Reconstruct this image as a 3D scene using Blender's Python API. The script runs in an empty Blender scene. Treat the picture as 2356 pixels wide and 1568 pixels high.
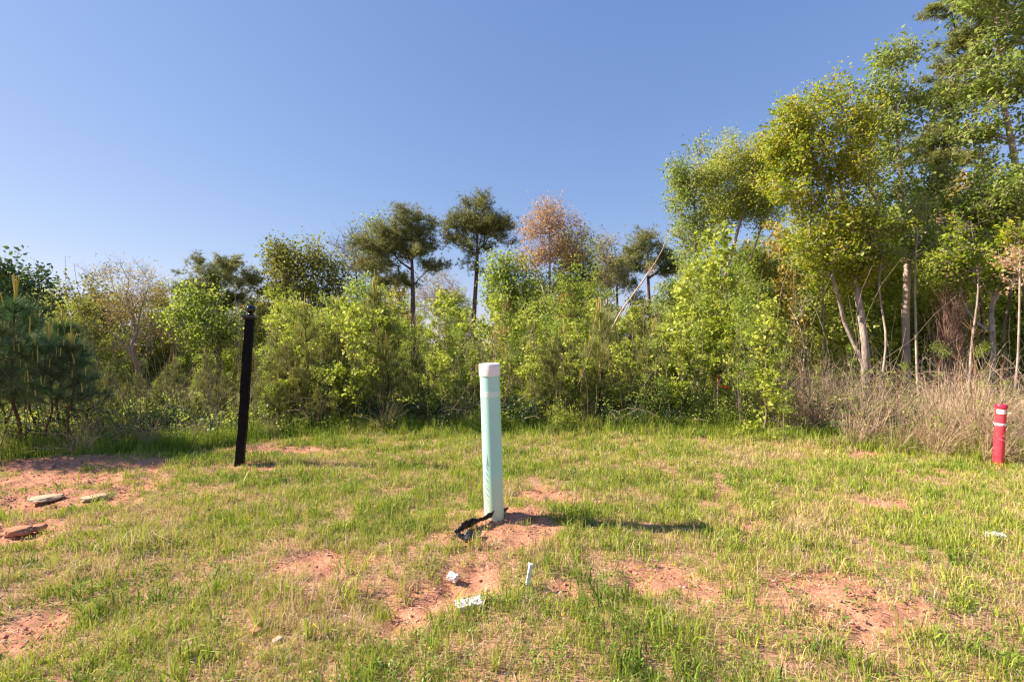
import bpy, bmesh, math, random
import numpy as np
from mathutils import Vector, Matrix

SC = bpy.context.scene
COL = SC.collection
# ------------------------------------------------------------------ camera, sky, sun
F, CX, CY, EYE = 1100.0, 1177.5, 784.0, 1.55      # photo measured at 2355 px width
cam_d = bpy.data.cameras.new('camera'); cam_d.sensor_width = 36.0
cam_d.lens = F / 2355 * 36; cam_d.clip_end = 3000; cam_d.clip_start = 0.05
cam = bpy.data.objects.new('camera', cam_d); COL.objects.link(cam)
cam.location = (0, 0, EYE); cam.rotation_euler = (math.radians(90), 0, 0)
SC.camera = cam
SUN = Vector((-0.79, 0.055, 0.60)).normalized()
elev = math.asin(SUN.z); rot = math.atan2(SUN.x, SUN.y)
w = bpy.data.worlds.new('World'); SC.world = w; w.use_nodes = True
nt = w.node_tree; bg = nt.nodes['Background']
sky = nt.nodes.new('ShaderNodeTexSky'); sky.sky_type = 'NISHITA'; sky.sun_disc = False
sky.sun_elevation = elev; sky.sun_rotation = rot
sky.altitude = 0; sky.air_density = 1.0; sky.dust_density = 0.25; sky.ozone_density = 4.5
sep = nt.nodes.new('ShaderNodeSeparateColor'); cmb = nt.nodes.new('ShaderNodeCombineColor')   # soft hazy spring sky: flatter, less cyan
nt.links.new(sky.outputs[0], sep.inputs[0])
for q_, (ex_, k_) in enumerate(((.78, .72), (.63, .81), (.42, 1.38))):
    pw_ = nt.nodes.new('ShaderNodeMath'); pw_.operation = 'POWER'; pw_.inputs[1].default_value = ex_
    ml_ = nt.nodes.new('ShaderNodeMath'); ml_.operation = 'MULTIPLY'; ml_.inputs[1].default_value = k_
    nt.links.new(sep.outputs[q_], pw_.inputs[0]); nt.links.new(pw_.outputs[0], ml_.inputs[0]); nt.links.new(ml_.outputs[0], cmb.inputs[q_])
nt.links.new(cmb.outputs[0], bg.inputs[0])
bg.inputs[1].default_value = 0.115
sd = bpy.data.lights.new('sun', 'SUN'); sd.energy = 5.0; sd.angle = math.radians(0.6); sd.color = (1.0, 0.87, 0.68)
so = bpy.data.objects.new('sun', sd); COL.objects.link(so)
so.rotation_euler = (-SUN).to_track_quat('-Z', 'Y').to_euler(); so.location = (-30, 2, 25)
vs = SC.view_settings; vs.view_transform = 'Standard'; vs.look = 'None'; vs.gamma = 1; vs.exposure = 1.42
SC.cycles.max_bounces = 10; SC.cycles.diffuse_bounces = 7; SC.cycles.transmission_bounces = 6; SC.cycles.transparent_max_bounces = 4
SC.cycles.use_denoising = True; SC.cycles.denoiser = 'OPENIMAGEDENOISE'; SC.cycles.denoising_input_passes = 'RGB_ALBEDO_NORMAL'; SC.cycles.denoising_prefilter = 'ACCURATE'
SC.cycles.filter_width = 1.3

# ------------------------------------------------------------------ helpers
def hsh(ix, iy, s):
    v = np.sin(ix * 127.1 + iy * 311.7 + s * 74.7) * 43758.5453
    return v - np.floor(v)
def vnoise(x, y, s=0):
    x = np.asarray(x, float); y = np.asarray(y, float)
    ix = np.floor(x); iy = np.floor(y); fx = x - ix; fy = y - iy
    fx = fx * fx * (3 - 2 * fx); fy = fy * fy * (3 - 2 * fy)
    return (hsh(ix, iy, s) * (1 - fx) + hsh(ix + 1, iy, s) * fx) * (1 - fy) + (hsh(ix, iy + 1, s) * (1 - fx) + hsh(ix + 1, iy + 1, s) * fx) * fy
def fbm(x, y, s=0, o=4):
    t = 0; a = 0.5
    for k in range(o):
        t = t + a * vnoise(x * 2 ** k, y * 2 ** k, s + k * 3.1); a *= 0.5
    return t / (1 - 0.5 ** o)
def gxy(px, py):
    d = EYE * F / (py - CY)
    return ((px - CX) / F * d, d)
def smooth(a, b, v):
    t = np.clip((v - a) / (b - a), 0, 1); return t * t * (3 - 2 * t)

# edge of the mown ground (photo px -> py), turned into metres
EP = [gxy(a, b) for a, b in ((-900, 1100), (-300, 1075), (0, 1066), (200, 1056), (420, 1044), (540, 1018), (700, 1003), (1200, 1000), (1700, 1006), (1850, 1020), (2100, 1046), (2355, 1066), (2700, 1090), (3200, 1120))]
ex = np.array([p[0] for p in EP]); ey = np.array([p[1] for p in EP])
def edge_y(x): return np.interp(x, ex, ey)

def gxyh(px, py):
    d = EYE * F / (py - CY)
    for _ in range(8):
        d = .5 * d + .5 * (EYE - Hs((px - CX) / F * d, d)) * F / (py - CY)
    return ((px - CX) / F * d, d)
PATCH = []   # bare clay patches
for px, py, rx, ry, s in ((90,1118,190,26,1.0),(300,1078,110,12,.95),(230,1150,130,22,.8),(60,1222,110,26,1.0),(140,1190,90,20,.7),(640,1035,130,9,.9),
    (560,1078,70,9,.9),(430,1050,60,8,.7),(1185,1215,75,34,1.1),(1245,1150,80,12,.9),(1130,1190,45,14,1.0),(735,1290,100,26,.85),(1095,1335,75,34,.85),(985,1380,70,34,.95),(1230,1250,60,14,.6),
    (1288,1368,32,26,1.0),(1530,1345,110,32,.8),(1640,1370,60,20,.6),(1745,1205,70,14,.95),(1700,1180,30,14,.6),(2040,1158,75,11,.9),(1975,1400,110,50,1.1),(1880,1350,90,34,.9),(2010,1450,70,26,.7),
    (2320,1058,90,9,1.0),(2130,1085,60,5,.8),(2160,1110,40,5,.6),(60,1440,90,36,.95),(20,1490,70,24,.95),(860,1355,80,26,.6),(1650,1125,24,12,.8),(1960,1042,160,5,.8),(700,1010,60,4,.7),(480,1185,50,12,.5),(80,1076,190,13,1.0),(60,1160,120,30,.9),(350,1125,120,16,.8),(250,1190,90,18,.6),(120,1260,80,16,.6),(250,1062,80,8,.9),(1072,1240,26,12,.9),(1100,1212,30,8,.9),(1000,1240,50,14,.5),(930,1385,40,20,.8),(700,1350,60,20,.4),(1420,1310,50,16,.5),(2330,1215,50,10,.4),(2180,1330,60,12,.35),(1120,1440,60,14,.5)):
    c = gxy(px, py); n = gxy(px, py - ry)[1]; f = gxy(px, py + ry)[1]
    PATCH.append((c[0], (n + f) / 2, rx / F * c[1] * 1.3, (n - f) / 2 * 1.45, s))
def bare(x, y):
    b = np.zeros_like(x)
    wx = (fbm(x * 3.1, y * 3.1, 5) - .5) * .35; wy = (fbm(x * 3.1, y * 3.1, 9) - .5) * .35
    for cx, cy, rx, ry, s in PATCH:
        q = ((x + wx - cx) / rx) ** 2 + ((y + wy - cy) / ry) ** 2
        b = np.maximum(b, s * np.exp(-q * .75))
    b = b + (fbm(x * 2.2, y * 2.2, 21) - .5) * .7 + (fbm(x * 9, y * 9, 33) - .5) * .7
    return np.clip(smooth(.36, .85, b), 0, 1)
def H(x, y):
    x = np.asarray(x, float); y = np.asarray(y, float)
    e = edge_y(x)
    z = (fbm(x * .45, y * .45, 1, 3) - .5) * .10 * smooth(0, 3, y)
    z = z + (fbm(x * 2.5, y * 2.5, 2, 3) - .5) * .035
    z = z + .07 * np.exp(-(((x + .02) / .42) ** 2 + ((y - 4.15) / .33) ** 2))        # mound at the green pipe
    z = z - .09 * np.exp(-(((x + .28) / .30) ** 2 + ((y - 3.10) / .16) ** 2))        # small washout
    z = z - .06 * np.exp(-(((x + .75) / .30) ** 2 + ((y - 2.85) / .16) ** 2))
    z = z + .05 * np.exp(-(((x - 2.05) / .5) ** 2 + ((y - 2.75) / .3) ** 2))
    z = z + .10 * np.exp(-(((x + 5.2) / 1.3) ** 2 + ((y - 6.1) / .35) ** 2))
    z = z + .05 * np.exp(-(((x + 5.0) / 1.0) ** 2 + ((y - 4.75) / .3) ** 2)) - .06 * np.exp(-(((x + 4.7) / .8) ** 2 + ((y - 4.35) / .18) ** 2))
    k = np.clip(y - e - 1.5, 0, 60)
    slope = .055 * (1 - smooth(-1, 7, x)) + .008
    return z - slope * np.minimum(k, 40)
def Hs(x, y): return float(H(np.array([x]), np.array([y]))[0])

def mesh_np(name, V, faces, tint=None, mat=None, smooth_=False, extra=None):
    """faces: list of (m,k) int arrays; tint: float per face (concatenated order)"""
    me = bpy.data.meshes.new(name)
    V = np.ascontiguousarray(V, dtype=np.float32)
    faces = [np.asarray(f, dtype=np.int32) for f in faces if len(f)]
    tot = np.concatenate([np.full(len(f), f.shape[1], np.int32) for f in faces])
    li = np.concatenate([f.ravel() for f in faces])
    st = np.concatenate([[0], np.cumsum(tot)[:-1]]).astype(np.int32)
    me.vertices.add(len(V)); me.vertices.foreach_set('co', V.ravel())
    me.loops.add(len(li)); me.loops.foreach_set('vertex_index', li)
    me.polygons.add(len(tot)); me.polygons.foreach_set('loop_start', st); me.polygons.foreach_set('loop_total', tot)
    if smooth_: me.polygons.foreach_set('use_smooth', np.ones(len(tot), bool))
    me.update(calc_edges=True)
    if tint is not None:
        a = me.attributes.new('tint', 'FLOAT', 'FACE'); a.data.foreach_set('value', np.asarray(tint, np.float32))
    if extra:
        for k, v in extra.items():
            a = me.attributes.new(k, 'FLOAT', 'POINT'); a.data.foreach_set('value', np.asarray(v, np.float32))
    if mat: me.materials.append(mat)
    return me
def link(name, me, parent=None, loc=None):
    o = bpy.data.objects.new(name, me); COL.objects.link(o)
    if parent: o.parent = parent
    if loc is not None: o.location = loc
    return o
def tag(o, label=None, cat=None, group=None, kind=None):
    if label: o['label'] = label
    if cat: o['category'] = cat
    if group: o['group'] = group
    if kind: o['kind'] = kind
    return o
def thing(name, label, cat, loc, rz=0, group=None, sc=1):
    o = bpy.data.objects.new(name, None); COL.objects.link(o)
    o.empty_display_size = .2
    o.location = loc; o.rotation_euler = (0, 0, rz); o.scale = (sc, sc, sc)
    return tag(o, label, cat, group)
def clone(root, loc, rz, sc, label=None, group=None, sz=None):
    r = root.copy(); COL.objects.link(r)
    r.location = loc; r.rotation_euler = (0, 0, rz); r.scale = (sc, sc, sz or sc)
    if label: r['label'] = label
    if group: r['group'] = group
    for ch in list(root.children):
        c = ch.copy(); COL.objects.link(c); c.parent = r
    return r

# ------------------------------------------------------------------ materials
def newmat(name):
    m = bpy.data.materials.new(name); m.use_nodes = True
    t = m.node_tree; t.nodes.clear()
    out = t.nodes.new('ShaderNodeOutputMaterial')
    return m, t, out
def ramp(t, cols, src):
    r = t.nodes.new('ShaderNodeValToRGB'); e = r.color_ramp.elements
    while len(e) < len(cols): e.new(.5)
    for i, c in enumerate(cols):
        e[i].position = i / (len(cols) - 1) if len(c) == 3 else c[3]
        e[i].color = (c[0], c[1], c[2], 1)
    t.links.new(src, r.inputs[0]); return r
def leafmat(name, cols, trans=.35, rough=.55, objvar=.25, gloss=.03):
    m, t, out = newmat(name)
    at = t.nodes.new('ShaderNodeAttribute'); at.attribute_name = 'tint'
    oi = t.nodes.new('ShaderNodeObjectInfo')
    ad = t.nodes.new('ShaderNodeMath'); ad.operation = 'MULTIPLY_ADD'
    t.links.new(oi.outputs['Random'], ad.inputs[0]); ad.inputs[1].default_value = objvar
    t.links.new(at.outputs['Fac'], ad.inputs[2])
    sb = t.nodes.new('ShaderNodeMath'); sb.operation = 'SUBTRACT'; sb.inputs[1].default_value = objvar / 2
    t.links.new(ad.outputs[0], sb.inputs[0])
    r = ramp(t, cols, sb.outputs[0])
    d = t.nodes.new('ShaderNodeBsdfDiffuse'); tr = t.nodes.new('ShaderNodeBsdfTranslucent')
    mx = t.nodes.new('ShaderNodeMixShader'); mx.inputs[0].default_value = trans
    g = t.nodes.new('ShaderNodeBsdfGlossy'); g.inputs['Roughness'].default_value = rough
    m2 = t.nodes.new('ShaderNodeMixShader'); m2.inputs[0].default_value = gloss
    t.links.new(r.outputs[0], d.inputs[0]); t.links.new(r.outputs[0], tr.inputs[0])
    t.links.new(d.outputs[0], mx.inputs[1]); t.links.new(tr.outputs[0], mx.inputs[2])
    t.links.new(mx.outputs[0], m2.inputs[1]); t.links.new(g.outputs[0], m2.inputs[2])
    t.links.new(m2.outputs[0], out.inputs[0])
    return m
def barkmat(name, a, b, sc=9.0, bump=.6):
    m, t, out = newmat(name)
    tc = t.nodes.new('ShaderNodeTexCoord'); mp = t.nodes.new('ShaderNodeMapping'); mp.inputs['Scale'].default_value = (1, 1, .28)
    n = t.nodes.new('ShaderNodeTexNoise'); n.inputs['Scale'].default_value = sc * 2.2; n.inputs['Detail'].default_value = 5; n.inputs['Roughness'].default_value = .65
    t.links.new(tc.outputs['Object'], mp.inputs[0]); t.links.new(mp.outputs[0], n.inputs[0])
    r = ramp(t, [(*a, .36), (*b, .64)], n.outputs[0])
    p = t.nodes.new('ShaderNodeBsdfPrincipled'); p.inputs['Roughness'].default_value = .9
    p.inputs['Specular IOR Level'].default_value = .15
    bp = t.nodes.new('ShaderNodeBump'); bp.inputs['Strength'].default_value = bump; bp.inputs['Distance'].default_value = .02
    t.links.new(n.outputs[0], bp.inputs['Height']); t.links.new(bp.outputs[0], p.inputs['Normal'])
    t.links.new(r.outputs[0], p.inputs['Base Color']); t.links.new(p.outputs[0], out.inputs[0])
    return m
def paint(name, col, rough=.45, col2=None, sc=12, thr=(.5, .7), bump=0.0, spec=.4, zgrad=None):
    m, t, out = newmat(name)
    tc = t.nodes.new('ShaderNodeTexCoord')
    n = t.nodes.new('ShaderNodeTexNoise'); n.inputs['Scale'].default_value = sc; n.inputs['Detail'].default_value = 6; n.inputs['Roughness'].default_value = .6
    t.links.new(tc.outputs['Object'], n.inputs[0])
    c2 = col2 or tuple(c * .85 for c in col)
    r = ramp(t, [(*col, thr[0]), (*c2, thr[1])], n.outputs[0])
    p = t.nodes.new('ShaderNodeBsdfPrincipled'); p.inputs['Roughness'].default_value = rough; p.inputs['Specular IOR Level'].default_value = spec
    last = r.outputs[0]
    if zgrad:                                        # splashed soil near the foot: a colour, top height
        sp = t.nodes.new('ShaderNodeSeparateXYZ'); t.links.new(tc.outputs['Object'], sp.inputs[0])
        mr = t.nodes.new('ShaderNodeMapRange'); mr.inputs[1].default_value = zgrad[1]; mr.inputs[2].default_value = 0
        mr.inputs[3].default_value = 0; mr.inputs[4].default_value = zgrad[2]
        t.links.new(sp.outputs[2], mr.inputs[0])
        n2 = t.nodes.new('ShaderNodeTexNoise'); n2.inputs['Scale'].default_value = 20; n2.inputs['Detail'].default_value = 5
        t.links.new(tc.outputs['Object'], n2.inputs[0])
        mu = t.nodes.new('ShaderNodeMath'); mu.operation = 'MULTIPLY'; mu.use_clamp = True
        m5 = t.nodes.new('ShaderNodeMath'); m5.operation = 'MULTIPLY'; m5.inputs[1].default_value = 1.9
        t.links.new(n2.outputs[0], m5.inputs[0]); t.links.new(m5.outputs[0], mu.inputs[0]); t.links.new(mr.outputs[0], mu.inputs[1])
        mx = t.nodes.new('ShaderNodeMix'); mx.data_type = 'RGBA'; mx.inputs['B'].default_value = (*zgrad[0], 1)
        t.links.new(mu.outputs[0], mx.inputs['Factor']); t.links.new(last, mx.inputs['A']); last = mx.outputs['Result']
    t.links.new(last, p.inputs['Base Color'])
    if bump:
        bp = t.nodes.new('ShaderNodeBump'); bp.inputs['Strength'].default_value = bump; bp.inputs['Distance'].default_value = .01
        t.links.new(n.outputs[0], bp.inputs['Height']); t.links.new(bp.outputs[0], p.inputs['Normal'])
    t.links.new(p.outputs[0], out.inputs[0]); return m

L = {
 'sap':   leafmat('sapling_leaf', [(.104,.166,.018),(.208,.301,.030),(.342,.437,.055),(.467,.520,.090)], .58),
 'sapy':  leafmat('tulip_leaf', [(.138,.197,.020),(.297,.374,.035),(.446,.509,.060),(.595,.624,.120)], .5),
 'maple': leafmat('maple_leaf', [(.122,.208,.012),(.243,.343,.018),(.385,.437,.028),(.528,.437,.040)], .58),
 'gum':   leafmat('gum_leaf', [(.125,.187,.035),(.229,.312,.050),(.353,.437,.080),(.478,.520,.150)], .58),
 'olive': leafmat('oak_leaf', [(.139,.166,.025),(.238,.259,.035),(.357,.333,.060)], .45),
 'tan':   leafmat('bud_tan', [(.26,.21,.05),(.42,.33,.07),(.54,.40,.12)], .45),
 'orange':leafmat('bud_orange', [(.40,.22,.08),(.56,.32,.12),(.64,.42,.19)], .45),
 'yel':   leafmat('bud_yellow', [(.28,.34,.04),(.44,.48,.06),(.56,.56,.12)], .58),
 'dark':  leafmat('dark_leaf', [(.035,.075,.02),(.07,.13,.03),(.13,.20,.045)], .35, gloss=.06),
 'mid':   leafmat('understory_leaf', [(.13,.19,.02),(.25,.33,.035),(.38,.45,.06),(.50,.52,.11)], .60, objvar=.55),
 'pine':  leafmat('pine_needle', [(.12,.145,.04),(.25,.27,.075),(.38,.37,.13)], .35),
 'ypine': leafmat('young_pine_needle', [(.109,.146,.030),(.239,.270,.055),(.412,.405,.110)], .3, objvar=.35, gloss=.05),
 'dpine': leafmat('dark_pine_needle', [(.025,.075,.02),(.07,.16,.045),(.19,.29,.09)], .25, gloss=.08),
 'candle':leafmat('pine_shoot', [(.36,.34,.05),(.50,.44,.09),(.60,.48,.15)], .15),
 'straw': leafmat('dry_straw', [(.36,.23,.14),(.52,.37,.25),(.66,.52,.37)], .35),
 'pinkst':leafmat('dry_vine', [(.30,.16,.13),(.45,.27,.22),(.58,.40,.33)], .2),
 'redbud':leafmat('redbud_leaf', [(.45,.17,.09),(.58,.30,.17),(.6,.42,.25)], .45),
}
B = {
 'grey': barkmat('bark_grey', (.22,.17,.15), (.48,.40,.35), 5),
 'brown': barkmat('bark_pine', (.07,.045,.04), (.26,.17,.14), 7, .9),
 'dark': barkmat('bark_dark', (.06,.045,.04), (.18,.135,.115), 8),
 'red': barkmat('bark_young_pine', (.06,.028,.02), (.16,.08,.06), 9),
 'twig': barkmat('bark_sapling', (.12,.09,.07), (.32,.25,.19), 14, .3),
 'dead': barkmat('dead_wood', (.30,.21,.15), (.54,.42,.32), 10),
 'rust': barkmat('rust_stem', (.20,.09,.05), (.34,.19,.11), 10),
}

# ------------------------------------------------------------------ geometry kernels
def tubes(P0, P1, R0, R1, k):
    """frustums, vectorised; returns V,(m,4)faces"""
    P0 = np.asarray(P0, float); P1 = np.asarray(P1, float); n = len(P0)
    d = P1 - P0; ln = np.linalg.norm(d, axis=1, keepdims=True); d = d / np.maximum(ln, 1e-9)
    ref = np.tile(np.array([[.31, .95, .05]]), (n, 1)); bad = np.abs((d * ref).sum(1)) > .92; ref[bad] = (1, 0, 0)
    u = np.cross(d, ref); u /= np.linalg.norm(u, axis=1, keepdims=True); v = np.cross(d, u)
    a = np.arange(k) / k * 2 * math.pi
    ca = np.cos(a)[None, :, None]; sa = np.sin(a)[None, :, None]
    ring = u[:, None, :] * ca + v[:, None, :] * sa
    A = P0[:, None, :] + ring * np.asarray(R0)[:, None, None]
    C = P1[:, None, :] + ring * np.asarray(R1)[:, None, None]
    V = np.concatenate([A, C], axis=1).reshape(-1, 3)
    base = (np.arange(n) * 2 * k)[:, None]
    i = np.arange(k); j = (i + 1) % k
    Fc = np.stack([base + i, base + j, base + k + j, base + k + i], axis=2).reshape(-1, 4)
    return V, Fc
class Geo:
    def __init__(s): s.V = []; s.F = {}; s.T = {}; s.n = 0
    def add(s, V, Fc, tint=None):
        V = np.asarray(V); Fc = np.asarray(Fc); k = Fc.shape[1]
        s.F.setdefault(k, []).append(Fc + s.n); s.V.append(V); s.n += len(V)
        s.T.setdefault(k, []).append(np.full(len(Fc), .5) if tint is None else np.broadcast_to(tint, (len(Fc),)))
    def mesh(s, name, mat, smooth_=False):
        ks = sorted(s.F)
        return mesh_np(name, np.concatenate(s.V), [np.concatenate(s.F[k]) for k in ks], np.concatenate([np.concatenate(s.T[k]) for k in ks]), mat, smooth_)
LOBED = np.array([(0,0),(.36,.02),(.30,.28),(.52,.50),(.24,.58),(.0,1.0),(-.24,.58),(-.52,.50),(-.30,.28),(-.36,.02)], float)
OVAL = np.array([(0,0),(.26,.28),(.24,.62),(0,1.0),(-.24,.62),(-.26,.28)], float)
DIAM = np.array([(0,0),(.34,.45),(0,1.0),(-.34,.45)], float)
def leaves(P, size, tmpl, rng, up=.55, fold=.15, out=None, droop=0.0):
    """P (n,3) positions; size (n,) -> V,F. Each leaf lies around a random normal biased to the sky"""
    n = len(P); k = len(tmpl)
    nr = rng.normal(size=(n, 3)); nr /= np.linalg.norm(nr, axis=1, keepdims=True)
    nr[:, 2] = nr[:, 2] + up * 1.2
    nr /= np.linalg.norm(nr, axis=1, keepdims=True)
    a = rng.normal(size=(n, 3)); a[:, 2] -= droop
    if out is not None: a = a + out * 1.5
    u = np.cross(nr, a); u /= np.maximum(np.linalg.norm(u, axis=1, keepdims=True), 1e-6); v = np.cross(nr, u)
    size = np.broadcast_to(size, (n,))[:, None, None]
    x = tmpl[:, 0][None, :, None]; y = tmpl[:, 1][None, :, None]
    V = P[:, None, :] + size * (x * u[:, None, :] + y * v[:, None, :] + (np.abs(x) - y * y * .3) * fold * nr[:, None, :] * 2)
    Fc = (np.arange(n) * k)[:, None] + np.arange(k)[None, :]
    return V.reshape(-1, 3), Fc
def needles(P, D, ln, wd, rng):
    """thin triangles from P along D"""
    n = len(P); D = D / np.maximum(np.linalg.norm(D, axis=1, keepdims=True), 1e-6)
    s = np.cross(D, rng.normal(size=(n, 3))); s /= np.maximum(np.linalg.norm(s, axis=1, keepdims=True), 1e-6)
    ln = np.broadcast_to(ln, (n,))[:, None]
    V = np.stack([P - s * wd, P + s * wd, P + D * ln], axis=1).reshape(-1, 3)
    return V, np.arange(3 * n).reshape(-1, 3)
def catmull(pts, n):
    pts = np.asarray(pts, float)
    if len(pts) < 3: 
        t = np.linspace(0, 1, n)[:, None]; return pts[0] * (1 - t) + pts[-1] * t
    P = np.vstack([2 * pts[0] - pts[1], pts, 2 * pts[-1] - pts[-2]])
    m = len(pts) - 1; out = []
    for q in np.linspace(0, m - 1e-6, n):
        i = int(q); t = q - i; a, b, c, d = P[i:i + 4]
        out.append(.5 * ((2 * b) + (c - a) * t + (2 * a - 5 * b + 4 * c - d) * t * t + (3 * b - a - 3 * c + d) * t ** 3))
    return np.array(out)
def grow(trunks, tips, rng, bf=.35, upk=.8, seg=.6, rtip=.006, r0=.15, jit=.07):
    """connect tips to the trunks by a balanced spanning tree; returns P,parent,radius"""
    P = []; par = []; path = []; tn_ = {}
    for tr in trunks:                     # the first runs from the ground; the others fork from it
        st = -1; pl = 0
        if P:
            dd = np.linalg.norm(np.array(P) - tr[0], axis=1); st = int(dd.argmin()); pl = path[st]; tr = tr[1:]
        for p in tr:
            if st >= 0: pl += float(np.linalg.norm(p - P[st]))
            P.append(np.array(p)); par.append(st); path.append(pl); st = len(P) - 1
    zmin = trunks[0][0][2]; zt = max(t[-1][2] for t in trunks)
    tips = np.array(tips); M = len(tips); best = np.full(M, 1e9); bp = np.zeros(M, int); done = np.zeros(M, bool)
    lowlim = zmin + (tips[:, 2].min() - zmin) * .55
    def upd(i):
        nonlocal best, bp
        if P[i][2] < lowlim: return
        d = tips - P[i]; dl = np.linalg.norm(d, axis=1)
        c = dl + upk * np.maximum(0, -d[:, 2]) + bf * path[i] + .35 * upk * np.maximum(0, dl * .35 - d[:, 2])
        b = (c < best) & ~done; best[b] = c[b]; bp[b] = i
    for i in range(len(P)): upd(i)
    for _ in range(M):
        c = np.where(done, 1e9, best); j = int(c.argmin()); done[j] = True; pi = int(bp[j])
        a = P[pi]; b = tips[j]; ln = float(np.linalg.norm(b - a)); ns = max(1, int(ln / seg)); prev = pi
        off = rng.normal(size=3) * jit * ln; off[2] -= ln * .07
        for s in range(1, ns + 1):
            t = s / ns; q = a * (1 - t) + b * t + off * math.sin(math.pi * t) + (rng.normal(size=3) * .02 * seg if s < ns else 0)
            P.append(q); par.append(prev); path.append(path[prev] + ln / ns); prev = len(P) - 1; upd(prev)
        tn_[j] = prev
    n = len(P); cnt = np.zeros(n); haschild = np.zeros(n, bool)
    for i in range(n):
        if par[i] >= 0: haschild[par[i]] = True
    cnt[~haschild] = 1
    for i in range(n - 1, -1, -1):
        if par[i] >= 0: cnt[par[i]] += cnt[i]
    e = math.log(max(r0 / rtip, 1.01)) / math.log(max(cnt[0], 2))
    r = rtip * cnt ** e
    pa = np.array(path); r = np.maximum(rtip, r * (1 - .55 * np.clip(pa / pa.max(), 0, 1)))
    Pa = np.array(P); ti = np.array([tn_[k_] for k_ in range(M)]); grow.dirs = Pa[ti] - Pa[np.array(par)[ti]]; grow.dirs /= np.maximum(np.linalg.norm(grow.dirs, axis=1, keepdims=True), 1e-6)
    return Pa, np.array(par), r
def wood(P, par, r, flare=True):
    g = Geo(); i = np.where(par >= 0)[0]; a = P[par[i]]; b = P[i]; ra = r[par[i]]; rb = r[i]
    ra = np.minimum(ra, rb * 1.7 + .002)
    z0 = P[0][2]
    tr = rb > .035
    if flare:
        ra = ra * (1 + .35 * np.exp(-(a[:, 2] - z0) / .15) * (rb > r[0] * .5)); rb = rb * (1 + .35 * np.exp(-(b[:, 2] - z0) / .15) * (rb > r[0] * .5))
    for m, k in ((tr, 9), (~tr & (rb > .012), 5), (~tr & (rb <= .012), 3)):
        if m.any(): g.add(*tubes(a[m], b[m], ra[m], rb[m], k))
    return g
def blob_pts(blobs, n, rng, shell=.35, clump=0, cr=.3, flat=.6):
    if clump:
        c = blob_pts(blobs, max(3, n // clump), rng, shell)
        i = rng.integers(0, len(c), n); i[:len(c)] = np.arange(len(c))
        return c[i] + rng.normal(size=(n, 3)) * cr * np.array([1, 1, flat])
    w_ = np.array([(b[3] * b[4] * b[5]) ** .75 for b in blobs]); w_ /= w_.sum()
    out = []
    for b, q in zip(blobs, rng.multinomial(n, w_)):
        d = rng.normal(size=(q, 3)); d /= np.linalg.norm(d, axis=1, keepdims=True)
        out.append(np.array(b[:3]) + d * (rng.random((q, 1)) ** shell) * np.array(b[3:6]))
    return np.concatenate(out)

def foliage(kind, tips, rng, per, spread, size, center=None, flat=.7, tmpl=None, dirs=None, run=0):
    g = Geo(); n = len(tips); dens = np.clip(rng.gamma(2.2, .5, n), .15, 2.6); cnt = np.maximum(1, (per * dens).astype(int))
    idx = np.repeat(np.arange(n), cnt); ct = rng.random(n)
    P = tips[idx] + rng.normal(size=(len(idx), 3)) * np.array([spread, spread, spread * flat])
    if dirs is not None:
        up_ = dirs * .7 + np.array([0, 0, .5]); P = P + up_[idx] * (rng.random((len(idx), 1)) * 1.3 - .6) * run
    tn = np.clip(.55 * ct[idx] + .5 * rng.random(len(idx)) + rng.normal(size=len(idx)) * .05, 0, 1)
    if kind == 'needle':
        q = 9; c = np.repeat(np.arange(len(P)), q); D = rng.normal(size=(len(c), 3)); D[:, 2] = D[:, 2] * .8 + .45
        g.add(*needles(P[c], D, size * (.7 + .5 * rng.random(len(c))), size * .055, rng), tn[c])
    else:
        g.add(*leaves(P, size * (.6 + .7 * rng.random(len(P))), tmpl if tmpl is not None else DIAM, rng), tn)
    return g

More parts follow.
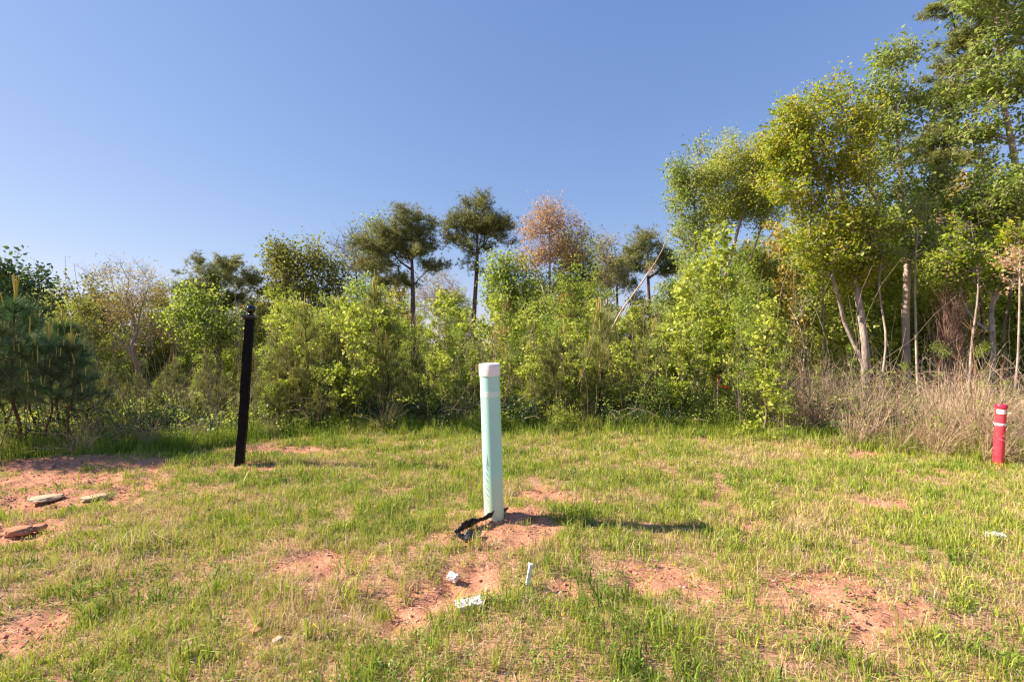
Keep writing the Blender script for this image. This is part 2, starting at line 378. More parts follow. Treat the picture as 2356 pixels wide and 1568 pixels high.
def px_tree(name, label, cat, D, trunk, r0, blobs, tips, per, size, leaf, bark, seed, kind='leaf', spread=None, forks=(), bf=.35, upk=.8, group=None, flat=.7, shell=.35, rtip=None, depth=None, tmpl=None, trunkname='trunk'):
    """a tree built at distance D (m); outline given as angles measured on the photo, turned into metres"""
    rng = np.random.default_rng(seed)
    def W(px, py, dy=0.): return np.array([(px - CX) / F * D, D + dy, EYE + (CY - py) / F * D])
    bx = (trunk[0][0] - CX) / F * D; bz = Hs(bx, D) - .05
    base = np.array([bx, D, bz])
    root = thing(name, label, cat, tuple(base), group=group)
    t0 = [W(*p) for p in trunk]
    if t0[0][2] < bz + .2: t0[0] = base
    else: t0.insert(0, base)
    for q in t0[1:]: q[1] += rng.normal() * .012 * D * .6
    trs = [catmull(t0, 16) - base]
    for f in forks:
        ff = [W(*p) for p in f]
        for q in ff[1:]: q[1] += rng.normal() * .02 * D
        trs.append(catmull(ff, 9) - base)
    bl = []
    for b in blobs:
        c = W(b[0], b[1], (b[4] if len(b) > 4 else 0)); rx = b[2] / F * D; rz = b[3] / F * D
        bl.append((*(c - base), rx, (depth or .9) * rx, rz))
    r0 *= .68; lf = kind == 'leaf'; per = per * (.52 if lf else .9); size *= (1.05 if D < 20 else .92) if lf else .85; tips = int(tips * (2.1 if lf else 1.5)); spread = .0075 * D if lf else (spread or .016 * D) * .45
    mr = float(np.mean([b[3] for b in bl]))
    tp = blob_pts(bl, tips, rng, shell, (11 if D < 20 else 7) if lf else 6, mr * (.30 if lf else .27), .55 if kind == 'needle' else .75)
    P, par, r = grow(trs, tp, rng, bf, upk, seg=max(.25, .018 * D), rtip=rtip or max(.007, .00030 * D), r0=r0)
    wd_ = wood(P, par, r); q = np.repeat(tp, 3 if D > 20 else 1, 0); d_ = rng.normal(size=q.shape); d_[:, 2] = np.abs(d_[:, 2]) * .8 + .5; d_ /= np.linalg.norm(d_, axis=1, keepdims=True)
    q1 = q + d_ * (.018 * D * (.5 + rng.random((len(q), 1)))); tr_ = np.full(len(q), .00011 * D + .0008); wd_.add(*tubes(q, q1, tr_ * 1.3, tr_ * .6, 3))
    link(trunkname, wd_.mesh(trunkname, B[bark], True), root)
    haschild = np.zeros(len(P), bool); haschild[par[par >= 0]] = True
    if per > 0:
        link('crown', foliage(kind, tp, rng, per, spread, size, flat=flat, tmpl=tmpl, dirs=grow.dirs, run=.028 * D if lf else .012 * D).mesh('crown', L[leaf]), root)
    return root

# ------------------------------------------------------------------ ground
def axis(lo, hi, st, far, g=1.16):
    a = list(np.arange(lo, hi, st)); v = hi; s = st
    while v < far: a.append(v); s *= g; v += s
    a.append(far); b = []; v = lo; s = st
    while v > -far: s *= g; v -= s; b.append(v)
    return np.array(b[::-1] + a)
xs = axis(-6.5, 7.5, .035, 900, 1.12); ys = axis(1.0, 9.5, .03, 900, 1.10)
X, Y = np.meshgrid(xs, ys); xx = X.ravel(); yy = Y.ravel()
bb = bare(xx, yy) * smooth(14, 10, yy) if False else bare(xx, yy)
zz = H(xx, yy) - bb * .012 + (fbm(xx * 14, yy * 14, 50, 3) - .5) * .03 * (.4 + 1.0 * bb) - bb * .022 * smooth(.45, .6, fbm(xx * 5, yy * 7, 58, 3))
nx = len(xs); ny = len(ys)
ii = (np.arange(ny - 1)[:, None] * nx + np.arange(nx - 1)[None, :]).ravel()
gm, t, out = newmat('red_clay_soil')
at = t.nodes.new('ShaderNodeAttribute'); at.attribute_name = 'bare'
tc = t.nodes.new('ShaderNodeTexCoord')
def nz(sc, det=6, ro=.6):
    n = t.nodes.new('ShaderNodeTexNoise'); n.inputs['Scale'].default_value = sc; n.inputs['Detail'].default_value = det; n.inputs['Roughness'].default_value = ro
    t.links.new(tc.outputs['Object'], n.inputs[0]); return n
n1 = nz(5); n2 = nz(55, 8, .7); n3 = nz(1.3)
clay = ramp(t, [(.27,.12,.075,.32),(.48,.225,.145,.5),(.62,.36,.25,.7)], n2.outputs[0])
lit = ramp(t, [(.15,.09,.055,.3),(.34,.205,.125,.5),(.50,.34,.22,.7)], n2.outputs[0])
clay2 = ramp(t, [(.80,.78,.75,.3),(1,1,1,.6)], n1.outputs[0])
mul = t.nodes.new('ShaderNodeMix'); mul.data_type = 'RGBA'; mul.blend_type = 'MULTIPLY'; mul.inputs['Factor'].default_value = 1
t.links.new(clay.outputs[0], mul.inputs['A']); t.links.new(clay2.outputs[0], mul.inputs['B'])
ma = t.nodes.new('ShaderNodeMath'); ma.operation = 'MULTIPLY_ADD'; ma.inputs[1].default_value = .9; ma.use_clamp = True
t.links.new(n1.outputs[0], ma.inputs[0]); ma.inputs[2].default_value = -.25
ma2 = t.nodes.new('ShaderNodeMath'); ma2.operation = 'ADD'; ma2.use_clamp = True
t.links.new(ma.outputs[0], ma2.inputs[0]); t.links.new(at.outputs['Fac'], ma2.inputs[1])
mx = t.nodes.new('ShaderNodeMix'); mx.data_type = 'RGBA'
t.links.new(ma2.outputs[0], mx.inputs['Factor']); t.links.new(lit.outputs[0], mx.inputs['A']); t.links.new(mul.outputs['Result'], mx.inputs['B'])
p = t.nodes.new('ShaderNodeBsdfPrincipled'); p.inputs['Roughness'].default_value = .95; p.inputs['Specular IOR Level'].default_value = .1
bp = t.nodes.new('ShaderNodeBump'); bp.inputs['Strength'].default_value = .9; bp.inputs['Distance'].default_value = .012
t.links.new(n2.outputs[0], bp.inputs['Height']); t.links.new(bp.outputs[0], p.inputs['Normal'])
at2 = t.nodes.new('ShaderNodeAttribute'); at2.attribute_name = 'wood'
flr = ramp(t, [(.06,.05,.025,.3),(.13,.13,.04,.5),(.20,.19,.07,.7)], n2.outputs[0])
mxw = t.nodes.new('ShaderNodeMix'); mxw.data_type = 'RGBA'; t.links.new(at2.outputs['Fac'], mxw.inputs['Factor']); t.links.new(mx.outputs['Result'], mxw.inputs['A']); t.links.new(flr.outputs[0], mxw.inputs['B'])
t.links.new(mxw.outputs['Result'], p.inputs['Base Color']); t.links.new(p.outputs[0], out.inputs[0])
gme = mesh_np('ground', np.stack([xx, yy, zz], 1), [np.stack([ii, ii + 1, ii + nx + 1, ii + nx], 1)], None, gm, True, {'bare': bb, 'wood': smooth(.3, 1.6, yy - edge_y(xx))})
tag(link('ground', gme), kind='structure')
def Hg(x, y): return H(x, y) - bare(x, y) * .012

# ------------------------------------------------------------------ grass
rng = np.random.default_rng(11)
def field_pts(n, y0=1.2, y1=9.6, pw=1.0):
    """points over the field, thinning with distance"""
    y = y0 + (y1 - y0) * rng.random(int(n * 2.2)) ** pw
    x = (rng.random(len(y)) * 2 - 1) * (1.25 * y + 1.2)
    keep = rng.random(len(y)) < 1.0
    return x[keep][:n], y[keep][:n]
GR = leafmat('grass_blade', [(.11,.19,.02,0),(.24,.34,.03,.25),(.39,.44,.05,.52),(.48,.44,.11,.66),(.53,.40,.22,.8),(.58,.43,.32,1)], .35, objvar=0, gloss=.03)
def blades(x, y, h, wd, tint, lean=.45, name='grass', curl=.5):
    n = len(x); z = Hg(x, y) - .004
    a = rng.random(n) * 2 * math.pi; l = np.abs(rng.normal(size=n)) * lean
    dx = np.cos(a) * l; dy = np.sin(a) * l
    f = rng.random(n) * 2 * math.pi; sx = np.cos(f) * wd; sy = np.sin(f) * wd
    b = np.stack([x, y, z], 1); s = np.stack([sx, sy, np.zeros(n)], 1)
    m = b + np.stack([dx * h * .4, dy * h * .4, h * .6], 1)
    tip = b + np.stack([dx * h * (1 + curl * .4), dy * h * (1 + curl * .4), h * np.clip(1 - l * .35, .3, 1)], 1)
    V = np.stack([b - s, b + s, m + s * .75, m - s * .75, tip], 1).reshape(-1, 3)
    i = (np.arange(n) * 5)[:, None]
    return V, i + np.array([[0, 1, 2, 3]]), i + np.array([[3, 2, 4]])
def tufts(nt, per, hh, wd, y0=1.2, y1=9.8, pw=1.0, hp=1., spread=.02, dry=0., lean=.45, need=.0, tint0=None, barek=1.0):
    x, y = field_pts(nt, y0, y1, pw)
    e = edge_y(x); b = bare(x, y)
    pk = 1 - .965 * b * barek
    pat = fbm(x * .9, y * .9, 70); pat2 = fbm(x * 3.3, y * 3.3, 71)
    ok = (rng.random(len(x)) < pk) & (y < e + .9) & (rng.random(len(x)) < .20 + 1.2 * pat2)
    x, y, pat, pat2, b, e = x[ok], y[ok], pat[ok], pat2[ok], b[ok], e[ok]
    dr = fbm(x * 1.7, y * 1.7, 75)
    base_t = (tint0 if tint0 is not None else .42) + (dr - .5) * 1.0 + rng.normal(size=len(x)) * .13 + dry + .15 * b
    hs = hh * (.45 + 1.1 * pat2) * (1 + .9 * smooth(-.5, .3, y - e)) * np.exp(rng.normal(size=len(x)) * .25) * (1 - .45 * b)
    c = rng.integers(max(1, per // 2), per * 3 // 2 + 1, len(x)); i = np.repeat(np.arange(len(x)), c); n = len(i)
    sp = spread * (1 + rng.random(n))
    bx = x[i] + rng.normal(size=n) * sp; by = y[i] + rng.normal(size=n) * sp
    h = hs[i] * (.5 + .8 * rng.random(n)); tn = np.clip(base_t[i] + rng.normal(size=n) * .10 + (rng.random(n) < .10) * .4, 0, 1)
    return bx, by, h, wd * (.6 + .7 * rng.random(n)) * (.75 + by * .09), tn
def add_grass(specs, name, label, mat, cat='grass'):
    Vs = []; Q = []; T3 = []; t4 = []; t3 = []; off = 0
    for (bx, by, h, wd, tn, ln) in specs:
        V, q, tr = blades(bx, by, h, wd, tn, ln); Vs.append(V); Q.append(q + off); T3.append(tr + off); off += len(V); t4.append(tn); t3.append(tn)
    me = mesh_np(name, np.concatenate(Vs), [np.concatenate(Q), np.concatenate(T3)], np.concatenate(t4 + t3), mat)
    return tag(link(name, me), label, cat, kind='stuff')
s1 = tufts(40000, 12, .050, .0021, pw=1.25)
s2 = tufts(26000, 10, .075, .0026, y0=3.5, pw=1.0)
s3 = tufts(1300, 11, .10, .0030, spread=.012, tint0=.36, lean=.30, pw=1.1)
s4 = tufts(9000, 8, .06, .0018, dry=.42, lean=.9, pw=1.1)
s5 = tufts(1500, 20, .10, .0040, spread=.03, tint0=.28, lean=.55)
add_grass([(*s1, .5), (*s2, .45), (*s3, .28), (*s4, 1.0), (*s5, .6)], 'grass', 'patchy green and straw coloured grass covering the sunny clearing', GR)
# straw litter lying on the soil
x, y = field_pts(44000, 1.2, 10.5, 1.1); k = (y < edge_y(x) + 1.5) & (rng.random(len(x)) < .95 - .5 * bare(x, y)); x, y = x[k], y[k]; n = len(x)
a = rng.random(n) * 6.283; ln = .03 + .07 * rng.random(n); D = np.stack([np.cos(a), np.sin(a), rng.normal(size=n) * .14 + .05], 1)
V, Fc = needles(np.stack([x, y, Hg(x, y) + .006 + .01 * rng.random(n)], 1), D, ln, .0022, rng)
tag(link('straw_litter', mesh_np('straw_litter', V, [Fc], rng.random(n), L['straw'])), 'pale dead grass stems lying flat between the green blades', 'dead grass', kind='stuff')
# broad leaved weeds
x, y = field_pts(3200, 1.3, 9.0, 1.1); k = (y < edge_y(x) + .4) & (fbm(x * 1.1, y * 1.1, 90) > .48); x, y = x[k], y[k]
c = rng.integers(8, 26, len(x)); i = np.repeat(np.arange(len(x)), c); hh = (.02 + .07 * rng.random(len(x)))[i]
rr = rng.normal(size=(len(i), 2)) * .028
P = np.stack([x[i] + rr[:, 0], y[i] + rr[:, 1], Hg(x[i], y[i]) + hh * rng.random(len(i)) + .012], 1)
V, Fc = leaves(P, .007 + .015 * rng.random(len(i)), OVAL, rng, up=.7)
tw = np.clip(rng.random(len(x))[i] * .6 + .3 * rng.random(len(i)), 0, 1)
tag(link('weeds', mesh_np('weeds', V, [Fc], tw, leafmat('weed_leaf', [(.08,.16,.02),(.17,.29,.03),(.30,.42,.05)], .35, objvar=0))), 'small broad leaved weeds growing through the grass', 'weeds', kind='stuff')
x, y = field_pts(260, 1.5, 7.0, 1.0); n = len(x)
P = np.stack([x, y, Hg(x, y) + .06 + .07 * rng.random(n)], 1)
V, Fc = leaves(np.repeat(P, 5, 0) + rng.normal(size=(5 * n, 3)) * .003, np.full(5 * n, .010), OVAL, rng, up=.8)
g = Geo(); g.add(V, Fc, np.repeat(rng.random(n), 5))
tag(link('wild_flowers', g.mesh('wild_flowers', leafmat('petal', [(.75,.50,.02),(.80,.6,.05),(.6,.3,.45)], .3, objvar=0))), 'tiny yellow and a few pink flowers dotted through the grass', 'flowers', kind='stuff')
# soil clods and pebbles
x, y = field_pts(60000, 1.2, 9.0, 1.0); b = bare(x, y); k = (rng.random(len(x)) < b * .95 + .01) & (y < edge_y(x) + .5); x, y = x[k], y[k]; n = len(x)
oc = np.array([(1,0,0),(-1,0,0),(0,1,0),(0,-1,0),(0,0,1),(0,0,-1)], float); of = np.array([(0,2,4),(2,1,4),(1,3,4),(3,0,4),(2,0,5),(1,2,5),(3,1,5),(0,3,5)])
s = (.003 + .014 * rng.random(n) ** 4)[:, None, None]
V = oc[None] * s * (.6 + .8 * rng.random((n, 6, 1))) * np.array([1, 1, .65]) + np.stack([x, y, Hg(x, y) + .002], 1)[:, None, :]
Fc = ((np.arange(n) * 6)[:, None, None] + of[None]).reshape(-1, 3)
tag(link('clay_clods', mesh_np('clay_clods', V.reshape(-1, 3), [Fc], np.repeat(rng.random(n), 8), leafmat('clod', [(.24,.11,.07),(.44,.22,.15),(.56,.38,.29)], 0.0, objvar=0, gloss=0))), 'crumbs of red clay and grit on the bare patches', 'soil clods', kind='stuff')

# ------------------------------------------------------------------ prominent trees at the back
PT = px_tree
G_far = None
PT('broadleaf_tree', 'dark green leafy tree at the left edge behind the young pines', 'tree', 17, [(-10,900),(5,760),(20,650)], .13, [(-40,690,70,80),(25,640,45,55),(65,690,42,60),(60,780,60,70),(-60,800,60,90)], 220, 30, .14, 'dark', 'dark', 101, spread=.28, tmpl=OVAL)
PT('broadleaf_tree', 'low round olive and tan tree beside the bare spreading tree', 'tree', 34, [(190,880),(185,760),(180,700)], .16, [(175,690,52,48),(225,715,42,45),(150,740,50,50),(215,790,60,60)], 200, 24, .24, 'olive', 'dark', 102)
PT('bare_tree', 'spreading tan budding tree with grey trunk forking low, left of the round pine', 'tree', 30, [(314,872),(313,790),(306,740),(297,690),(290,650),(288,612)], .24, [(235,630,36,26),(290,612,30,24),(355,640,38,38),(300,680,70,50),(250,720,60,50),(345,720,60,50),(270,800,50,30),(380,770,40,50)], 330, 16, .12, 'tan', 'grey', 103, forks=[[(313,790),(335,715),(352,655),(360,625)],[(306,745),(265,690),(235,640),(215,618)],[(313,820),(285,785),(240,760),(215,740)]], spread=.5, bf=.15, rtip=.011)
PT('pine_tree', 'tall pine with a wide rounded dark top left of the black post', 'tree', 30, [(500,880),(500,770),(502,680),(500,620)], .26, [(500,620,62,24),(448,645,40,20),(556,645,34,18),(470,690,60,26),(530,690,52,24),(500,650,60,25)], 190, 15, .30, 'pine', 'brown', 104, kind='needle', spread=.38, flat=.5)
PT('broadleaf_tree', 'fresh green tree under and in front of the round topped pine', 'tree', 27, [(470,885),(468,800),(462,720)], .12, [(450,690,45,45),(500,735,55,45),(440,760,50,50),(540,780,45,40)], 200, 20, .18, 'sap', 'dark', 105)
PT('broadleaf_tree', 'tan leafed sparse tree directly behind the black post', 'tree', 33, [(590,880),(595,780),(600,720)], .14, [(575,700,45,40),(610,750,45,45),(560,780,45,45)], 180, 12, .18, 'tan', 'dark', 106)
PT('oak_tree', 'broad olive tree with two billowing tops right of the black post', 'tree', 30, [(705,880),(700,790),(685,700),(672,620)], .20, [(655,600,42,36),(640,650,36,40),(730,595,42,32),(770,630,28,34),(690,660,60,48),(755,690,40,40),(640,710,45,30)], 330, 26, .20, 'olive', 'dark', 107, forks=[[(700,790),(738,700),(732,620),(735,585)]], spread=.42)
PT('bare_tree', 'thin leafless twiggy tree between the olive tree and the first tall pine', 'tree', 34, [(832,860),(826,740),(815,640),(812,560)], .14, [(810,580,40,56),(785,620,35,45),(850,600,40,55)], 260, 2, .16, 'tan', 'dark', 108, bf=.1)
PT('broadleaf_tree', 'pale green wispy top rising behind the first tall pine', 'tree', 38, [(860,860),(862,700),(866,560),(870,510)], .16, [(868,530,26,38),(830,545,22,30),(850,590,40,40)], 140, 14, .20, 'sap', 'dark', 109)
PT('pine_tree', 'tall flat topped pine with layered dark boughs left of the middle', 'tree', 29, [(952,870),(950,730),(946,620),(944,540),(940,500)], .26, [(935,505,40,20),(885,525,40,16),(985,530,30,20),(1000,560,24,22),(850,565,42,16),(905,570,45,20),(960,580,45,18),(870,610,52,14),(1000,612,28,14),(905,645,50,12),(930,545,50,24)], 330, 13, .26, 'pine', 'brown', 110, kind='needle', spread=.42, flat=.7, bf=.3, upk=.35, rtip=.020)
PT('pine_tree', 'tallest middle pine with an open rounded head and bare lower trunk', 'tree', 28, [(1087,870),(1090,740),(1096,620),(1098,540),(1100,480)], .24, [(1098,480,38,22),(1060,505,32,18),(1140,515,40,20),(1100,520,52,22),(1050,540,30,22),(1150,545,34,18),(1098,455,24,12),(1090,560,40,16),(1060,600,26,10),(1125,622,24,10)], 270, 12, .24, 'pine', 'brown', 111, kind='needle', spread=.40, flat=.8, bf=.3, upk=.45, rtip=.020)
PT('bare_tree', 'slender pale budding tree in the sky gap between the two tall pines', 'tree', 36, [(1012,860),(1010,720),(1012,660)], .12, [(1005,650,34,50),(1040,690,30,50),(980,700,30,40)], 240, 4, .14, 'tan', 'dead', 112, bf=.1)
PT('broadleaf_tree', 'bright green narrow tree just right of the tallest middle pine', 'tree', 24, [(1170,880),(1165,760),(1168,640)], .11, [(1170,610,34,42),(1150,660,38,45),(1190,690,40,50),(1165,760,45,50)], 220, 24, .16, 'sap', 'dark', 113)
PT('budding_tree', 'orange pink budding tree with fine upswept branches', 'tree', 26, [(1258,880),(1258,770),(1262,690),(1264,600),(1262,500)], .17, [(1262,490,28,30),(1225,535,34,36),(1290,530,34,36),(1260,560,45,45),(1335,530,20,26),(1215,600,26,30),(1310,590,34,34)], 420, 14, .12, 'orange', 'grey', 114, forks=[[(1260,700),(1235,620),(1205,560)],[(1262,680),(1305,600),(1335,530)]], spread=.34, bf=.12, upk=1.)
PT('broadleaf_tree', 'yellow green tree close behind the orange budding tree', 'tree', 28, [(1325,880),(1322,760),(1325,640)], .14, [(1325,575,34,34),(1345,620,40,40),(1295,650,38,45),(1330,700,50,45),(1240,680,36,50)], 300, 24, .17, 'gum', 'dark', 115)
PT('bare_tree', 'thin grey green twiggy tree between the orange tree and the far pine', 'tree', 30, [(1398,870),(1395,750),(1397,640),(1398,560)], .11, [(1395,585,26,42),(1375,640,30,40),(1420,640,26,36)], 220, 7, .15, 'olive', 'grey', 116, bf=.12)
PT('pine_tree', 'low dull brownish pine top below the far pine', 'tree', 33, [(1420,870),(1420,740),(1420,640)], .18, [(1420,628,38,22),(1385,650,28,16),(1440,660,24,16)], 90, 14, .27, 'pine', 'brown', 117, kind='needle', spread=.35, flat=.6)
PT('pine_tree', 'small topped pine behind the leaning grey dead trunk', 'tree', 34, [(1498,870),(1494,740),(1492,640),(1490,570)], .22, [(1490,550,34,22),(1470,580,36,16),(1520,590,32,18),(1440,605,22,12),(1545,620,22,14),(1480,620,26,12)], 130, 14, .30, 'pine', 'brown', 118, kind='needle', spread=.5, flat=.7, bf=.3, upk=.4, rtip=.02)
PT('dead_tree', 'pale leaning dead trunk with bare upper twigs against the sky', 'dead tree', 17, [(1330,905),(1385,800),(1430,718),(1475,650),(1520,580),(1550,508)], .065, [(1540,560,14,40),(1555,520,10,30),(1500,620,20,20)], 24, 0, .1, 'tan', 'dead', 119, bf=.1)
PT('budding_tree', 'airy yellow green tree with vase of fine branches left of the dense maple', 'tree', 17, [(1655,900),(1652,780),(1650,690),(1655,600)], .13, [(1690,375,58,48),(1745,380,48,52),(1640,420,40,45),(1720,450,60,50),(1760,480,35,50),(1655,500,42,50)], 620, 52, .066, 'yel', 'grey', 120, forks=[[(1652,700),(1610,560),(1590,450)],[(1652,690),(1680,560),(1720,430),(1735,370)],[(1652,720),(1715,600),(1760,500)]], spread=.22, bf=.1, upk=1.)
PT('gum_tree', 'green small leafed tree forming the left shoulder of the airy yellow tree', 'tree', 14, [(1620,915),(1612,760),(1600,600),(1598,450)], .08, [(1580,400,40,44),(1610,350,16,20),(1560,450,30,36),(1600,490,40,45),(1575,560,38,45)], 260, 24, .07, 'gum', 'twig', 121)
PT('broadleaf_tree', 'blue green rounded tree in the gap left of the maple trunks', 'tree', 22, [(1800,880),(1805,760),(1800,660)], .11, [(1800,620,50,42),(1850,610,38,38),(1770,660,40,40),(1830,680,60,40)], 300, 24, .11, 'gum', 'dark', 122)
PT('maple_tree', 'dense golden green maple with twin trunks joined at the base', 'tree', 12.5, [(1988,916),(1984,800),(1968,670),(1955,560),(1935,430),(1915,300)], .15,
   [(1895,225,52,38),(1835,270,50,44),(1960,290,55,55),(1800,330,38,42),(1870,340,75,60),(1945,400,70,60),(1840,430,60,50),(1900,500,75,55),(1975,530,60,50),(1850,560,55,38),(1920,610,75,40),(2000,620,45,40),(1800,400,30,40)], 900, 30, .080, 'maple', 'grey', 123,
   forks=[[(1990,850),(1950,740),(1905,640),(1860,570),(1800,530)],[(1960,600),(1900,450),(1860,330)],[(1966,640),(1995,500),(1985,380)]], spread=.20, tmpl=OVAL, bf=.2)
PT('gum_tree', 'tall open crowned tree with straight pale grey trunk beside the maple', 'tree', 13.5, [(2087,914),(2080,740),(2082,600),(2066,480),(2060,360),(2065,240),(2072,150)], .16,
   [(2150,470,50,50),(2190,540,50,50),(2020,520,50,50),(2085,125,40,32),(2050,160,36,30),(2000,190,40,30),(2110,160,22,26),(2040,230,55,42),(2100,260,50,50),(2020,300,50,45),(2070,340,60,45),(2125,400,46,40),(2010,400,40,40),(2060,450,50,40),(2140,480,40,40),(2100,560,50,30)], 620, 19, .095, 'gum', 'grey', 124,
   forks=[[(2082,600),(2120,520),(2150,440),(2165,340)],[(2064,470),(2100,380),(2120,280)],[(2066,520),(2010,420),(1985,330)]], spread=.20, tmpl=OVAL, bf=.2)
PT('pine_tree', 'dark barked tall pine behind the dry vine plume at right', 'tree', 15, [(2188,905),(2172,760),(2165,620),(2158,480),(2165,360),(2190,240)], .21,
   [(2190,30,55,28),(2260,60,60,40),(2170,230,45,24),(2190,300,55,30),(2150,340,50,22),(2120,330,36,20),(2180,380,60,20),(2100,380,30,14),(2220,200,45,26),(2195,110,35,24),(2230,90,50,26),(2180,160,34,20),(2240,140,50,20),(2130,430,40,14)], 330, 18, .17, 'ypine', 'brown', 125, kind='needle', spread=.17, flat=.55, bf=.25, upk=.3, rtip=.010)
PT('gum_tree', 'very tall tree with pinkish upper trunk cut off by the right top corner', 'tree', 12.5, [(2385,930),(2365,700),(2340,400),(2318,180),(2300,20),(2285,-90)], .15,
   [(2290,-60,70,60),(2220,10,45,14),(2320,60,60,50),(2270,170,50,50),(2330,200,50,50),(2280,270,55,50),(2350,320,50,60),(2240,300,40,45),(2300,400,50,50),(2400,200,60,90),(2400,0,70,90),(2230,180,50,40),(2320,480,60,50)], 640, 22, .10, 'gum', 'grey', 126, spread=.2, tmpl=OVAL, bf=.2)
PT('forked_tree', 'grey tree forking into a V behind the red marker post', 'tree', 12, [(2272,945),(2270,850),(2268,765),(2285,700),(2308,600),(2305,500)], .10,
   [(2300,520,50,50),(2240,480,45,50),(2330,600,45,50),(2230,570,40,40),(2280,450,50,40),(2350,480,40,50),(2250,640,50,40)], 420, 17, .085, 'sap', 'grey', 127, forks=[[(2268,770),(2248,690),(2235,600),(2225,520)],[(2290,690),(2330,600),(2345,500)]], spread=.2, tmpl=OVAL, bf=.2)
PT('leaning_tree', 'thin dark trunk leaning left between the maple and the pale grey trunk', 'tree', 15, [(2048,905),(2030,800),(2012,730),(1996,660),(1985,600)], .09,
   [(1990,600,50,45),(2040,640,45,40),(1970,650,40,35)], 200, 20, .10, 'mid', 'dark', 128, tmpl=OVAL)
PT('redbud_tree', 'small tree with coral red new leaves at the right edge', 'tree', 9.5, [(2400,1000),(2390,850),(2370,720),(2350,640)], .035, [(2320,610,38,12),(2350,590,34,12),(2345,650,30,8),(2350,770,24,8),(2300,640,22,8)], 34, 8, .05, 'redbud', 'dead', 129, spread=.16)
slim = [(1845, 850, 705, 11.5, .030, 'grey', 'thin pale bare stem standing alone between saplings and maple'), (1905, 895, 560, 14, .06, 'grey', 'slim pale trunk just left of the twin maple trunks'), (2022, 890, 520, 12, .045, 'grey', 'slim pale trunk halfway between maple and pale grey tree'),
        (2118, 900, 470, 12, .05, 'grey', 'slim pale trunk close right of the pale grey tree'), (2232, 910, 520, 11, .045, 'grey', 'slim light grey trunk between dark pine and forked tree'), (2252, 905, 430, 13.5, .06, 'dark', 'slim dark trunk close left of the forked tree'), (2322, 910, 420, 11.5, .05, 'dark', 'slim dark trunk right of the forked tree'), (2345, 920, 560, 10, .04, 'grey', 'slim grey trunk nearest the right edge')]
for k, (a, b, c, D, r_, bk, lab) in enumerate(slim):
    PT('slim_tree', lab, 'tree', D, [(a, b), (a + (14, -9, 11, -12, 8, 13, -10, -14)[k], b * .7 + c * .3), (a - (8, 10, -6, 12, -12, 6, -9, 10)[k], b * .35 + c * .65), (a + (k % 3 - 1) * 16, c)], r_, [(a, c, 36, 40), (a - 25, c + 50, 26, 30), (a + 28, c + 70, 28, 32)] if k else [(a, c, 10, 30)], 60 if k else 14, 14 if k else 1, .085, ('gum', 'maple', 'sap')[k % 3], bk, 170 + k, tmpl=OVAL, bf=.5)
for k, (a, b, c, D, sd) in enumerate(((1883,880,660,19,1),(1936,895,640,20,2),(2130,900,640,22,3),(2330,900,600,17,4),(1745,890,640,21,5))):
    lab = ['straight dark trunk in the wood left of the maple','dark slim trunk seen between the twin maple trunks and the shade','slim shaded trunk between the pale trunk and the dark pine','slim trunk in the green shade at the right edge','shaded slim trunk behind the tall leafy saplings'][k]
    PT('understory_tree', lab, 'tree', D, [(a,b),(a-4,b-120),(a+3,c)], .10, [(a-30,c+10,55,50),(a+35,c+30,50,45),(a,c+90,60,50),(a,c-50,50,40)], 240, 26, .14, 'mid', 'dark', 140+sd, tmpl=OVAL)

# ------------------------------------------------------------------ prototypes that are copied
def proto_tree(name, h, cr, tips, per, size, leaf, bark, seed, tmpl=DIAM, base=.15, r0=.03, spread=.1, bf=.3, top=.25, kind='leaf', upk=.8, flat=.8):
    rng = np.random.default_rng(seed)
    root = thing(name, '', 'tree', (0, 0, 0))
    z = np.linspace(0, h * .93, 6); wob = rng.normal(size=(6, 2)) * .02 * h; wob[0] = 0
    tr = catmull(np.column_stack([wob, z]), 14)
    bl = []
    for k in range(5):
        f = k / 4; zz_ = h * (base + (1 - base - .06) * f); rad = cr * (1 - (1 - top) * f ** 1.3)
        c = np.interp(zz_, z, wob[:, 0]), np.interp(zz_, z, wob[:, 1])
        bl.append((c[0], c[1], zz_, rad, rad, h * .14))
    tp = blob_pts(bl, tips, rng, .6, 6, cr * .24)
    P, par, r = grow([tr], tp, rng, bf, upk, seg=h * .05, rtip=.0028 if h < 6 else .006, r0=r0)
    link('trunk', wood(P, par, r).mesh('trunk', B[bark], True), root)
    link('crown', foliage(kind, tp, rng, per, spread, size, flat=flat, tmpl=tmpl, dirs=grow.dirs, run=.05 * h).mesh('crown', L[leaf]), root)
    return root
REG = [(-9999,'beyond the left edge'),(0,'behind the dark young pines'),(130,'left of the bare spreading tree'),(300,'right of the bare spreading tree'),(420,'just left of the black post'),(560,'just right of the black post'),(660,'below the broad olive tree'),(760,'below the flat topped pine'),
 (880,'below the flat topped pine trunk'),(980,'left of the green pipe'),(1090,'directly behind the green pipe'),(1160,'just right of the green pipe'),(1230,'below the orange budding tree'),(1320,'left of the single spire pine'),(1400,'right of the single spire pine'),(1490,'by the rounded olive shrub'),
 (1580,'left of the orange ribbon'),(1655,'right of the orange ribbon'),(1740,'left of the tall dry clump'),(1840,'left of the maple trunks'),(1930,'around the maple trunks'),(2030,'at the pale grey trunk'),(2110,'at the dark pine trunk'),(2190,'below the forked tree'),(2270,'behind the red marker post'),(2355,'beyond the right edge')]
def where(x, y):
    px = CX + F * x / y; r = REG[0][1]
    for a, b in REG:
        if px >= a: r = b
    return r
